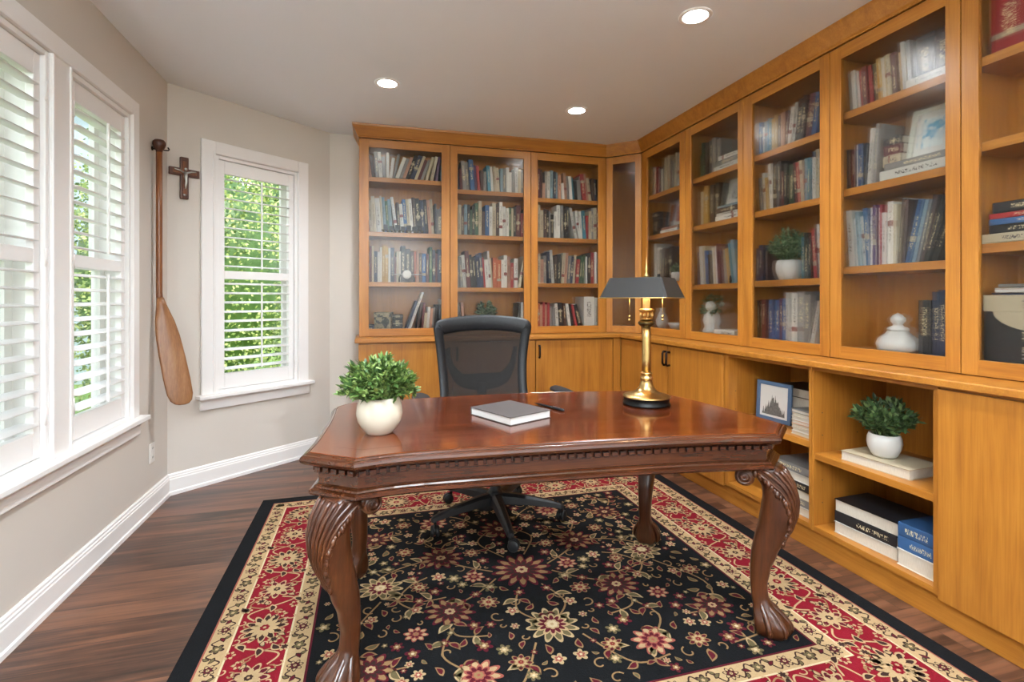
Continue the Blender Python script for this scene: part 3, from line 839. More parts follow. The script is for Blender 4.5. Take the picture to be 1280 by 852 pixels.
# small patterned boxes, bottom of U1
def trinket_box(M, x, y, z, w, d, h, m, label, rz=0):
    t = empty('trinket_box'); tag(t, label, 'box')
    MB().box(-w/2, w/2, -d/2, d/2, 0, h*.72).build('body', m, t, bevel=.003)
    MB().box(-w/2-.003, w/2+.003, -d/2-.003, d/2+.003, h*.725, h).build('lid', m, t, bevel=.003)
    put(t, M, x, y, z+.0005, rz)
def blotch_mat(name, a, b, sc):
    t = NT(name); v = t.mapped((1,1,1)); n = t.noise(v, sc, 2)
    t.principled(t.ramp(n, [(.44, a), (.5, b)]), .5); return t.mat
camo = blotch_mat('painted_pattern', srgb(36,40,36), srgb(136,126,101), 22)
trinket_box(M1c, .19, .105, fl1[0], .13, .1, .14, camo, 'dark and cream patterned box on window-end bookcase bottom shelf', radians(-14))
trinket_box(M1c, .085, .06, fl1[0], .06, .06, .045, BM['n'], 'tiny navy box beside the patterned box, bottom shelf')
trinket_box(M1c, .30, .12, fl1[0], .08, .08, .12, BM['k'], 'small black box behind the patterned box, bottom shelf')
trinket_box(CASES['U2'][0], .185, .07, CASES['U2'][4][0], .085, .09, .115, BM['p'], 'tan box on the bottom shelf peeking above the chair')

# plants -------------------------------------------------------------------
def leaf(mb, p, d, L, w, rr):
    d = d.normalized(); side = d.cross(Vector((0,0,1)))
    side = side.normalized() if side.length > .05 else Vector((1,0,0))
    up = side.cross(d).normalized()
    a = rr.uniform(-.9, .9); s2 = side*cos(a)+up*sin(a); u2 = s2.cross(d)
    pts = [p, p+d*L*.3+s2*w*.85+u2*w*.1, p+d*L*.65+s2*w*.75+u2*w*.1, p+d*L-u2*w*.25, p+d*L*.65-s2*w*.75+u2*w*.1, p+d*L*.3-s2*w*.85+u2*w*.1, p+d*L*.5-u2*w*.12]
    mb.add(pts, [(0,1,6),(1,2,6),(2,3,6),(3,4,6),(4,5,6),(5,0,6)], None, True)
def potted_plant(loc, prof, potm, rx, rz_, zc, n, leafm, L, label, seed, name='potted_plant', M=None, stems=70):
    """bushy dome of small leaves over a lathe pot; prof pot profile (r,z)"""
    rr = random.Random(seed)
    t = empty(name, loc); tag(t, label, 'plant', 'small potted plants in cream and white pots')
    MB().lathe(prof, 48, (0,0,0), None, None, False).build('pot', potm, t)
    ztop = max(z for r, z in prof); rt = prof[-1][0]
    rin = min(r for r, z in prof[-3:]); 
    MB().lathe([(0, ztop-.018), (rin*.97, ztop-.018)], 32, (0,0,0), None, None, False).build('soil', soil, t)
    mb = MB(); st = MB()
    for i in range(stems):
        th = rr.uniform(0, 2*pi); ph = math.acos(rr.uniform(-.12, 1))
        k = rr.uniform(.78, 1.08)
        tip = Vector((rx*sin(ph)*cos(th)*k, rx*sin(ph)*sin(th)*k, zc+rz_*cos(ph)*k))
        b = Vector((rin*.55*cos(th)*sin(ph), rin*.55*sin(th)*sin(ph), ztop-.02))
        mid = b.lerp(tip, .5)+Vector((0,0,.012))
        pts = smoothpoly([b, mid, tip], 4)
        st.tube(pts, [.0016]*len(pts), 5)
        m = n//stems
        for j in range(m):
            f = .3+.7*(j+.5)/m
            q = pts[min(int(f*(len(pts)-1)), len(pts)-2)].lerp(pts[min(int(f*(len(pts)-1))+1, len(pts)-1)], (f*(len(pts)-1)) % 1)
            dr = (tip-b).normalized()+Vector((rr.gauss(0,.75), rr.gauss(0,.75), rr.gauss(0,.6)))
            leaf(mb, q, dr, L*rr.uniform(.7, 1.25), L*.27*rr.uniform(.8,1.2), rr)
        leaf(mb, tip, (tip-b), L, L*.25, rr)
    mb.build('foliage', leafm, t); st.build('stem', leafm, t)
    if M is not None: t.matrix_world = M
    return t
potD = [(.0,0),(.045,0),(.048,.004),(.062,.02),(.076,.045),(.081,.07),(.078,.098),(.070,.122),(.067,.128),(.063,.128),(.066,.118),(.060,.105)]
potS = [(.0,0),(.040,0),(.05,.012),(.062,.04),(.066,.062),(.064,.085),(.058,.102),(.055,.103),(.053,.10),(.055,.09),(.05,.08)]
M2c = CASES['U2'][0]; fl2 = CASES['U2'][4]
potted_plant((0,0,0), [(r*.9, z*1.05) for r, z in potS], pot_white, .085, .09, .13, 900, leaf_dark, .03, 'dim green plant behind glass above the chair back', 5, M=M2c @ Matrix.Translation((.33, .14, fl2[0]+.0005)), stems=50)

# ---- right run
def fig_mat(): return pot_white
def vase(M, x, y, z, prof, m, label, name='ceramic_jar', cat='jar', lidprof=None):
    t = empty(name); tag(t, label, cat)
    MB().lathe(prof, 32).build('body', m, t)
    if lidprof: MB().lathe(lidprof, 32).build('lid', m, t)
    put(t, M, x, y, z+.0005); return t
def picture(M, x, y, z, w, h, fm, am, label, lean=12, rz=0, mw=.03, name='picture_frame'):
    t = empty(name); tag(t, label, 'picture')
    Lm = Matrix.Rotation(radians(-lean), 4, 'X'); d = .014
    mb = MB(); b = .022
    mb.box(-w/2, -w/2+b, -d, 0, 0, h, None, Lm); mb.box(w/2-b, w/2, -d, 0, 0, h, None, Lm); mb.box(-w/2+b, w/2-b, -d, 0, 0, b, None, Lm); mb.box(-w/2+b, w/2-b, -d, 0, h-b, h, None, Lm)
    mb.build('frame', fm, t, bevel=.002)
    MB().box(-w/2+b, w/2-b, -d*.5, -.001, b, h-b, None, Lm).build('mat_board', pot_white, t)
    MB().box(-w/2+b+mw, w/2-b-mw, -d*.5-.001, -d*.5, b+mw, h-b-mw, None, Lm).build('print', am, t)
    sb_ = math.asin(max(-.2, .05/(.7*h)-sin(radians(lean)))); MB().box(-.02, .02, 0, .004, .0015, h*.68, None, Matrix.Translation((0, .053, 0)) @ Matrix.Rotation(sb_, 4, 'X')).build('easel_back', black_metal, t)
    put(t, M, x, y, z+.0008, rz); return t
bird_print = blotch_mat('blue_print', srgb(70,150,190), srgb(206,216,214), 14)
grey_print = blotch_mat('grey_print', srgb(70,70,70), srgb(190,186,178), 16)
frame_pale = plain('pale_frame', srgb(196,198,184), .4)
frame_grey = plain('grey_frame', srgb(150,146,136), .4)
g = lambda k: CASES[k][4]; m = lambda k: CASES[k][0]
D1, D2, D3, D4, D5 = [m('D%d' % i) for i in range(1, 6)]
row('D1', 3, 'e27 c27 r27 m27 w26 k37 c28 c28 o25 e27 c28+1 w28+1', x0=.03, x1=.45)
row('D1', 1, 'w29 w28 e28 e28+1 d28+1 k38', x0=.08, x1=.34)
stack(D1, .36, .12, g('D1')[2], [(.24,.17,.022,'w',0,'white book lying flat on second shelf, narrow case beyond lamp'),(.22,.16,.02,'p',.05,'tan book lying on the flat white one, narrow case beyond lamp')], '', 'flat books in the narrow case beyond lamp')
picture(D1, .31, .16, g('D1')[2]+.045, .2, .24, BM['e'], BM['r'], 'grey framed picture standing on flat books, narrow case beyond lamp')
trinket_box(D1, .1, .13, g('D1')[2], .1, .1, .2, BM['k'], 'dark tall box on second shelf of narrow case beyond lamp')
potted_plant((0,0,0), [(r*.75, z*.7) for r, z in potS], pot_white, .05, .05, .08, 400, leaf_dark, .025, 'tiny plant in cream pot, third shelf of narrow case beyond lamp', 8, M=D1 @ Matrix.Translation((.40, .09, g('D1')[1]+.0005)), stems=24)
vase(D1, .13, .12, g('D1')[0], [(0,0),(.03,0),(.045,.03),(.05,.07),(.03,.12),(.018,.15),(.024,.17),(.02,.172),(.0,.165)], pot_white, 'white vase on bottom shelf of narrow case beyond lamp', 'vase', 'vase')
vase(D1, .38, .12, g('D1')[0], [(0,0),(.04,0),(.075,.025),(.09,.055),(.086,.058),(.07,.03),(.0,.01)], pot_white, 'shallow white bowl on bottom shelf of narrow case beyond lamp', 'bowl', 'bowl')
row('D2', 3, 'g25 g27 k37 k37 e37 e37', x0=.07, x1=.29)
stack(D2, .41, .12, g('D2')[3], [(.25,.17,.03,'w',0,'white book at the foot of the stack, top shelf, figurine bookcase'),(.22,.16,.035,'e',0,'grey book in the stack middle, top shelf, figurine bookcase'),(.18,.15,.028,'w',.05,'white book topping the stack, top shelf, figurine bookcase')], '', 'stacked books on the top shelf of the figurine bookcase')
row('D2', 2, 'c27 y27 y38 d18 k38 k38', x0=.07, x1=.27)
stack(D2, .43, .12, g('D2')[2], [(.25,.18,.03,'w',0,'white book at stack foot under grey picture, second shelf, figurine bookcase'),(.235,.17,.018,'w',.02,'thin white book second in stack under grey picture'),(.24,.17,.035,'d',0,'brown book third in stack under the grey picture'),(.23,.16,.014,'l',0,'thin pale blue book directly under the grey picture')], '', 'stacked books under the grey picture')
picture(D2, .35, .15, g('D2')[2]+.10, .16, .2, frame_pale, grey_print, 'grey print in pale frame standing on stacked books, figurine bookcase')
row('D2', 1, 'm27 w28-1 c28-1 b27-1 k26-1 c27-1 w28-1 m28-1 m27-1 e27-1 y27-2 t28-2 l28-2', x0=.03, x1=.47)
t = vase(D2, .46, .024+.0045, g('D2')[1], [(0,0),(.006,0),(.008,.02),(.007,.035),(.004,.05),(0,.052)], black_metal, 'tiny dark bottle before books on third shelf, figurine bookcase', 'bottle', 'bottle')
# bottom of D2: blurred white figurine with greenery
t = empty('figurine'); tag(t, 'blurry white seated figurine with green wreath, bottom shelf', 'figurine')
MB().lathe([(0,0),(.06,0),(.065,.02),(.05,.05),(.062,.09),(.055,.13),(.03,.16),(0,.165)], 24).build('body', pot_white, t)
MB().ball((0,-.01,.195), .036, 16).build('head', pot_white, t)
mb = MB(); rr = random.Random(3)
for i in range(160):
    a = rr.uniform(0, 2*pi); p = Vector((.085*cos(a), .03*sin(a), .2+.06*sin(a)+rr.uniform(-.02,.02))); leaf(mb, p, Vector((rr.gauss(0,1),rr.gauss(0,1),rr.gauss(0,1))), .035, .01, rr)
mb.build('wreath', leaf_dark, t); put(t, D2, .15, .12, g('D2')[0]+.0005)
stack(D2, .40, .11, g('D2')[0], [(.2,.17,.04,'w',0,'thick white book lying flat beside the blurry figurine')], '', None)
row('D3', 3, 'b26 w25 l26 t26 y26 y26 d26 p26 m26 w26+2 w27+2 k37+2 k27+2 m57+2 b37+2', x0=.05, x1=.5)
row('D3', 2, 'g26-1 e26-1 w27-1 y26-1 c28-1 w28-1 k38 k38 m26 k37 g47 k37 r27-1 c27-1 l27 t27 b28 w27 c28', x0=.025, x1=.49)
row('D3', 1, 'n36 n36 d15', x0=.025, x1=.12, fit=False)
potted_plant((0,0,0), [(r*1.08, z*1.15) for r, z in potS], pot_white, .10, .105, .19, 1700, leaf_dark, .027, 'leafy plant in white pot behind glass between books', 21, M=D3 @ Matrix.Translation((.205, .152, g('D3')[1]+.0005)))
row('D3', 1, 't37 k37 k26 r28-1 m28-1 w28-1 n27-1', x0=.355, x1=.53)
row('D3', 0, 'k27 g27 m37 d27 b37 b37 m37 b37 w28 w48 e58 e58 w27+3', x0=.025, x1=.5)
row('D4', 3, 'e26-1 w26-1 w16-1 r36-1 m36-1 r26-1 g36-1 y36-1 w26-1 c36-1 m36-1 y26-1 w27-1 e27-1', x0=.03, x1=.345)
stack(D4, .448, .12, g('D4')[3], [(.2,.17,.036,'w',0,'white book lying flat at the top shelf end, framed-picture bookcase')], '', None)
o = make_book(.075, .15, .19, 'k'); put(o, D4, .36, .09, g('D4')[3]+.038); tag(o, 'thick black book standing on flat white book, framed-picture bookcase', 'book')
o = make_book(.06, .15, .185, 'd'); put(o, D4, .44, .09, g('D4')[3]+.038); tag(o, 'thick brown speckled book beside the black one, framed-picture bookcase', 'book')
row('D4', 2, 'k26 m36 d26 w16 b46 k26 w38+1 e28+1', x0=.022, x1=.2)
zt = stack(D4, .405, .122, g('D4')[2], [(.325,.19,.042,'w',0,'long white book lying under grey book and blue picture'),(.29,.18,.03,'e',0,'grey book lying under the blue framed picture')], '', 'flat books under the blue picture')
picture(D4, .392, .13, zt, .185, .245, frame_pale, bird_print, 'blue bird-like print in pale frame behind glass', 14, radians(8))
stack(D4, .254, .15, zt, [(.085,.13,.05,'c',0,'small cream book lying beside the blue picture'),(.085,.13,.045,'m',.1,'small maroon book lying on the cream one beside blue picture'),(.085,.12,.035,'k',0,'small black book topping the pile beside blue picture')], '', 'small pile beside the blue picture')
row('D4', 1, 'w48-1 w27-1 l28-1 w27-1 b38-1 w28 v28 w28 r18 w27 w38 c28 w19+1 d28+1 d28+1 b48+3 l28+3 e28+3 d38+3 k38+4 k38+5', x0=.022, x1=.54)
vase(D4, .268, .105, g('D4')[0], [(0,0),(.055,0),(.08,.012),(.085,.04),(.075,.065),(.05,.085),(.04,.1)], pot_white, 'white lidded jar alone beside dark books, framed-picture bookcase', 'ceramic_jar', 'jar',
     [(.043,.102),(.042,.112),(.022,.122),(.018,.13),(.028,.145),(.03,.158),(.018,.172),(.006,.18),(0,.184)])
row('D4', 0, 'k57 n38 n38', x0=.375, x1=.50)
row('D5', 3, 'r58 k48 n48', x0=.06, x1=.35, setback=.05)
zt = stack(D5, .205, .12, g('D5')[1], [(.30,.19,.035,'c',0,'thick cream book at the foot of the stack at frame edge'),(.26,.17,.032,'k',.03,'black book second from the foot of edge stack'),(.26,.17,.022,'b',-.03,'blue book in the middle of edge stack'),(.26,.17,.02,'r',0,'red book near the top of the edge stack'),(.24,.17,.04,'k',.04,'black book topping the edge stack')], '', 'stacked books at the frame edge')
t = empty('storage_box'); tag(t, 'black and cream storage box below papers at frame edge', 'box')
mb = MB(); mb.box(0,.4,0,.2,0,.2); mb.build('body', BM['k'], t, bevel=.002)
mb = MB(); mb.box(-.002,.402,-.002,.202,.2,.262); mb.build('lid', BM['c'], t, bevel=.002)
mb = MB(); pts = [(.2+.17*cos(a), -.0012, .2+.075*sin(a)) for a in [pi+pi*i/16 for i in range(17)]]
mb.add([(p[0], p[1], .4-p[2]-.0 if False else p[2]) for p in pts], [tuple(range(17))]); mb.build('printed_arc', BM['c'], t)
mb = MB()
for i, (a, b) in enumerate(((.12,.2),(.12,.19),(.12,.17))): mb.box(a, b, -.0015, 0, .055-i*.014, .061-i*.014)
mb.build('printed_lines', BM['e'], t)
put(t, D5, .055, .04, g('D5')[0]+.0005)
for i, (k, h_, lab) in enumerate((('n', .006, 'dark blue folder lying on the storage box'), ('w', .018, 'white paper pile on the dark blue folder'), ('e', .012, 'grey paper pile topping the storage box'))):
    pp = MB(); zb = g('D5')[0]+.264+(0, .008, .028)[i]
    pp.box(-.17+.01*i, .17-.02*i, -.1, .09-.01*i, 0, h_); o = pp.build('paper_pile' if i else 'folder', BM[k], bevel=.002); put(o, D5, .25, .14, zb, radians(2*i-2)); tag(o, lab, 'paper')

# ---- open shelves
O1 = BR(2.627); O2 = BR(1.995); f1, f2 = .132, .132
blue_frame = plain('slate_blue_frame', srgb(74,96,122), .45)
def cathedral():
    t = NT('cathedral_print'); tc = t.n('ShaderNodeTexCoord'); sx = t.n('ShaderNodeSeparateXYZ'); t.l(tc.outputs['Generated'], sx.inputs[0])
    gx, gy, gz = sx.outputs
    v = t.n('ShaderNodeCombineXYZ'); t.l(t.math('MULTIPLY', gx, 20.0), v.inputs[0])
    n = t.noise(v.outputs[0], 1.0, 1)
    env = t.math('SUBTRACT', .66, t.math('MULTIPLY', t.math('ABSOLUTE', t.math('SUBTRACT', gx, .5)), 1.3))
    top = t.math('ADD', t.math('MULTIPLY', t.math('SUBTRACT', n, .5), 1.0), env)
    dk = t.math('LESS_THAN', gz, top)
    nn = t.noise(tc.outputs['Generated'], 14, 3)
    col = t.mix(dk, srgb(206,204,198), t.mix(nn, srgb(40,38,36), srgb(120,116,110)))
    t.principled(col, .5); return t.mat
picture(O1, .235, .155, .535, .235, .225, blue_frame, cathedral(), 'slate blue frame with grey cathedral photo on open shelf', 3, radians(5), .012)
o = flat_book(O1, .29, .345, .5356, .29, .23, .08, 'w', 'huge white-paged book at the bottom of the black-topped pile', 0, 'pile behind the blue photo frame', pages=True)
o = flat_book(O1, .29, .345, .6162, .29, .23, .07, 'c', 'huge cream book in the middle of the black-topped pile', 0, 'pile behind the blue photo frame', pages=True)
o = flat_book(O1, .29, .345, .6868, .30, .235, .05, 'k', 'huge black book topping the pile behind blue photo frame', 0, 'pile behind the blue photo frame', pages=True)
cols = 'wcwpcwe'
z = .535
for i, k in enumerate('cwcpwce'):
    hh = .018
    flat_book(O1, .535+.004*(i % 2), .14, z+.0004, .13, .19, hh, k, f'{WORD[k]} booklet, {ORD[i]} from the bottom of the small shelf pile', .06*((i*7) % 3-1), 'booklets piled beside the blue photo frame', pages=True); z += hh+.0008
z = f1
for i, k in enumerate('weckwe'):
    hh = .04
    flat_book(O1, .47, .18, z+.0004, .26, .26, hh, k, f'{WORD[k]} album, {ORD[i]} from the bottom of the low shelf pile', .03*((i*5) % 3-1), 'albums piled on the low open shelf behind desk leg', pages=i % 2 == 0); z += hh+.0008
flat_book(O2, .27, .16, .4885, .30, .21, .042, 'c', 'large cream book lying under the open-shelf plant', radians(4), pages=True)
potted_plant((0,0,0), [(r*1.02, z_*1.0) for r, z_ in potS], pot_white, .108, .085, .16, 1500, leaf_shelf, .034, 'round leafy plant in white pot on a cream book', 31, M=O2 @ Matrix.Translation((.255, .15, .5312)))
zt = stack(O2, .228, .17, f2, [(.29,.23,.052,'w',radians(3),'white book at the foot of the black-topped stack, low open shelf'),(.285,.225,.046,'k',radians(2),'black book second in the stack, low open shelf'),(.29,.22,.058,'k',radians(3),'thick black book topping the stack, low open shelf')], '', 'black-topped stack on the low open shelf', (0, 2))
zt = stack(O2, .472, .165, f2, [(.165,.24,.068,'w',0,'thick white book under the two blue books, low open shelf'),(.16,.235,.052,'b',0,'blue book directly on the thick white book'),(.16,.235,.056,'b',radians(1),'blue book topping the pile by the closed cabinet')], '', 'blue-topped stack on the low open shelf', (0,))

# the books that show largest are objects of their own; the small remainder on the shelves is one mass
NB = 300-len([o for o in bpy.data.objects if o.get('category') == 'book'])
QUEUE.sort(key=lambda q: (-q[0], q[1])); rest = MB()
for i, (sn, _, dims, mw, lab, grp) in enumerate(QUEUE):
    if i < NB:
        o = make_book(*dims); o.matrix_world = mw; tag(o, lab, 'book', grp)
    else: make_book(*dims, raw=rest, raw_M=mw)
if rest.v: tag(rest.build('shelved_books'), 'remaining thin books scattered along the glass-fronted shelves', 'books', None, 'stuff')

# ------------------------------------------------------------------ rug
RX0, RX1, RY0, RY1 = -.632, 1.95, 1.016, 3.38
def yarn(name, c):
    t = NT(name); v = t.mapped((1,1,1), rnd=False); n = t.noise(v, 260, 2); n2 = t.noise(v, 7, 2)
    f = t.math('ADD', t.math('MULTIPLY', n, .6), t.math('MULTIPLY', n2, .4))
    col = t.mix(f, tuple(x*.6 for x in c[:3])+(1,), tuple(min(1, x*1.4) for x in c[:3])+(1,))
    p = t.principled(col, .95); p.inputs['Specular IOR Level'].default_value = .1
    t.bump(n, p, .6, .002); return t.mat
YK = yarn('yarn_black', srgb(21,21,22)); YR = yarn('yarn_red', srgb(116,20,32)); YC = yarn('yarn_cream', srgb(166,139,102)); YT = yarn('yarn_tan', srgb(134,104,70))
YG = yarn('yarn_olive', srgb(93,82,55)); YB_ = yarn('yarn_brown', srgb(52,34,29)); YP = yarn('yarn_rose', srgb(139,75,63)); YM = yarn('yarn_burgundy', srgb(82,23,32)); YW = yarn('yarn_pale', srgb(191,171,136))
rug = MB()
rug.box(RX0, RX1, RY0, RY1, .0015, .010, YK)
ZB = .010
def rl(l): return ZB+.00022*l
def rect_band(d0, d1, mat, l):
    a, b, c, d = RX0+d0, RX1-d0, RY0+d0, RY1-d0; e, f, g_, h_ = RX0+d1, RX1-d1, RY0+d1, RY1-d1; z = rl(l)
    rug.add([(a,c,z),(b,c,z),(b,d,z),(a,d,z),(e,g_,z),(f,g_,z),(f,h_,z),(e,h_,z)], [(0,1,5,4),(1,2,6,5),(2,3,7,6),(3,0,4,7)], mat)
W_ = [.072, .078, .148, .155, .345, .352, .422, .430]
rect_band(W_[0], W_[0]+.006, YP, 1); rect_band(W_[1], W_[2], YC, 1); rect_band(W_[2], W_[3], YW, 1)
rect_band(W_[3], W_[4], YR, 1); rect_band(W_[4], W_[5], YW, 1); rect_band(W_[5], W_[6], YC, 1); rect_band(W_[6], W_[7], YM, 1)
def rp(pts, mat, l):
    z = rl(l); rug.add([(x,y,z) for x,y in pts], [tuple(range(len(pts)))], mat)
def fan(c, pts, mat, l):
    z = rl(l); n = len(pts); rug.add([(c[0],c[1],z)]+[(x,y,z) for x,y in pts], [(0,i+1,(i+1)%n+1) for i in range(n)], mat)
def flower(c, r, k, mat, l, ph=0, inner=.62, pw=1., sq=1., ang=0):
    pts = []; n = k*8
    for i in range(n):
        a = 2*pi*i/n; f = abs(cos(k*a/2))**pw
        rr_ = r*(inner+(1-inner)*f); x, y = rr_*cos(a+ph), rr_*sin(a+ph)*sq
        pts.append((c[0]+x*cos(ang)-y*sin(ang), c[1]+x*sin(ang)+y*cos(ang)))
    fan(c, pts, mat, l)
def rosette(c, r, pal, k=10, sq=1., ang=0, l=3, ph=0):
    a, b, d, e = pal
    flower(c, r*1.04, k, a, l, ph, .62, 1.3, sq, ang); flower(c, r*.90, k, b, l+1, ph, .58, 1.4, sq, ang)
    flower(c, r*.66, k, a if a is not YK else d, l+2, ph+pi/k, .68, .8, sq, ang); flower(c, r*.54, k, d, l+3, ph+pi/k, .6, 1, sq, ang)
    flower(c, r*.30, 7, a, l+4, 0, .8, 1, sq, ang); flower(c, r*.22, 7, e, l+5, 0, .8, 1, sq, ang)
    flower(c, r*.08, 6, a, l+6)
def palm(c, r, ang, pal, l=3):
    """a lobed half-palmette pointing along ang"""
    a, b, d, e = pal
    def half(rad, k, mat, ll, inn):
        pts = []
        for i in range(41):
            t_ = -1.9+3.8*i/40; f = abs(cos(k*t_)); q = rad*(inn+(1-inn)*f)*(1.0 if abs(t_) < 1.3 else 1.0-(abs(t_)-1.3)*.5)
            pts.append((c[0]+q*cos(t_+ang), c[1]+q*sin(t_+ang)))
        fan(c, pts, mat, ll)
    half(r, 4.5, a, l, .78); half(r*.88, 4.5, b, l+1, .72); half(r*.6, 3.5, a, l+2, .76); half(r*.48, 3.5, d, l+3, .7); half(r*.25, 2, e, l+4, .8)
def leafr(c, L, ang, mat, l, w=.3, curl=.25, out=None):
    pts = []; 
    for sgn in (1, -1):
        for i in range(9):
            t_ = i/8 if sgn > 0 else 1-i/8
            x = L*t_; y = sgn*L*w*sin(pi*t_**.8)*.5 + curl*L*sin(pi*t_*.9)*.5
            pts.append((c[0]+x*cos(ang)-y*sin(ang), c[1]+x*sin(ang)+y*cos(ang)))
    if out is not None:
        rp(pts, out, l)
        cx = sum(p[0] for p in pts)/len(pts); cy = sum(p[1] for p in pts)/len(pts)
        pts = [(cx+(x-cx)*.68, cy+(y-cy)*.68) for x, y in pts]; rp(pts, mat, l+1)
    else: rp(pts, mat, l)
def vine(pts, w, mat, l, n=7):
    P = smoothpoly([(x,y,0) for x,y in pts], n); A = []; B = []
    for i, p in enumerate(P):
        t_ = (P[min(i+1,len(P)-1)]-P[max(i-1,0)]).normalized(); nn = Vector((-t_.y, t_.x, 0))*w/2
        A.append((p+nn)); B.append((p-nn))
    z = rl(l); k = len(P)
    rug.add([(p.x,p.y,z) for p in A]+[(p.x,p.y,z) for p in B], [(i,k+i,k+i+1,i+1) for i in range(k-1)], mat)
def spiral(c, r, a0, turn, w, mat, l):
    pts = []
    for i in range(14):
        f = i/13; a = a0+turn*f; q = r*(1-.75*f)
        pts.append((c[0]+q*cos(a), c[1]+q*sin(a)))
    vine(pts, w, mat, l, 3)
# --- field: mirrored about the long centre line
FX0, FX1, FY0, FY1 = RX0+.43, RX1-.43, RY0+.43, RY1-.43
CXr, CYr = (RX0+RX1)/2, (RY0+RY1)/2
PA = (YM, YT, YB_, YC); PB = (YT, YM, YC, YR); PC = (YC, YG, YM, YW); PD = (YP, YC, YM, YT)
def mir(f):
    for s in (1, -1): f(lambda x: CXr+s*x, s)
HX, HY = (FX1-FX0)/2, (FY1-FY0)/2
big = [(0, .0, .135, PA, 14), (0, -.40, .10, PC, 12), (0, .42, .105, PA, 12)]
for x, y, r, pal, k in big: rosette((CXr+x, CYr+y), r, pal, k)
side = [(.34,.20,.105,PA,12),(.36,-.22,.10,PA,12),(.62,.02,.095,PC,11),(.64,.47,.085,PA,11),(.66,-.46,.085,PA,10),(.33,.58,.075,PD,10),(.32,-.58,.08,PD,10),
        (.19,.21,.042,PB,8),(.20,-.20,.045,PB,8),(.50,.30,.045,PB,8),(.50,-.32,.045,PD,8),(.19,.52,.045,PB,8),(.17,-.56,.042,PB,8),(.22,.0,.048,PD,8),(.46,-.02,.04,PB,8),
        (.73,.24,.045,PD,8),(.74,-.2,.045,PB,8),(.49,.60,.045,PB,8),(.48,-.62,.045,PB,8)]
for x, y, r, pal, k in side:
    mir(lambda X, s: rosette((X(x), CYr+y), r, pal, k, sq=.92, ang=.3*s))
rr = random.Random(5)
vn = [[(.05,.13),(.14,.3),(.05,.42)],[(.13,.02),(.25,.1),(.34,.2),(.3,.33),(.2,.36)],[(.36,.3),(.42,.44),(.33,.58)],[(.34,.2),(.5,.17),(.62,.1),(.62,.02)],[(.62,.12),(.72,.3),(.64,.47),(.5,.5)],
      [(.36,-.12),(.47,-.12),(.62,-.06)],[(.05,-.13),(.1,-.28),(0,-.4)],[(.13,-.04),(.22,-.12),(.36,-.22),(.36,-.36),(.24,-.4)],[(.36,-.32),(.42,-.46),(.32,-.58)],[(.62,-.08),(.74,-.3),(.66,-.46),(.54,-.48)],
      [(.1,.5),(.2,.62),(.3,.66)],[(.09,-.48),(.2,-.66),(.34,-.66)],[(.7,.55),(.74,.64),(.6,.66)],[(.7,-.55),(.75,-.64),(.58,-.67)],[(.42,.05),(.5,.0),(.55,-.1),(.46,-.2)]]
for v_ in vn:
    mir(lambda X, s: vine([(X(x), CYr+y) for x, y in v_], .0075, YT, 2))
    for (x, y), (x2, y2) in zip(v_, v_[1:]):
        a = atan2(y2-y, x2-x); mx, my = x+(x2-x)*.55, y+(y2-y)*.55
        mir(lambda X, s: (leafr((X(mx), CYr+my), .075, (a+.9) if s > 0 else pi-(a+.9), YG, 3, .42, .3*s, YC), leafr((X(mx), CYr+my), .06, (a-1.) if s > 0 else pi-(a-1.), YM, 3, .45, -.3*s, YT)))
occ = [(x, y, r) for x, y, r, p_, k in big+side]
for i in range(2600):
    x, y = rr.uniform(.03, HX-.03), rr.uniform(-HY+.03, HY-.03)
    r = rr.uniform(.011, .032) if i > 500 else rr.uniform(.022, .036)
    if all(hypot(x-a, y-b) > c+r+.001 for a, b, c in occ) and x > r:
        occ.append((x, y, r)); pal = rr.choice([PB, PD, PC]); kk = rr.choice((5,6,6)); typ = rr.random(); an = rr.uniform(0, 6)
        if typ < .5:
            mir(lambda X, s: (flower((X(x), CYr+y), r, kk, pal[1], 3, an*s, .5), flower((X(x), CYr+y), r*.55, kk, pal[0], 4, an*s, .6), flower((X(x), CYr+y), r*.22, 5, YW, 5)))
        elif typ < .8:
            mir(lambda X, s: leafr((X(x-r*cos(an)), CYr+y-r*sin(an)), r*2, an if s > 0 else pi-an, YG if kk == 5 else YM, 3, .5, .3*s, YT))
        else: mir(lambda X, s: spiral((X(x), CYr+y), r, an if s > 0 else pi-an, 4.5*s, .006, YT, 3))
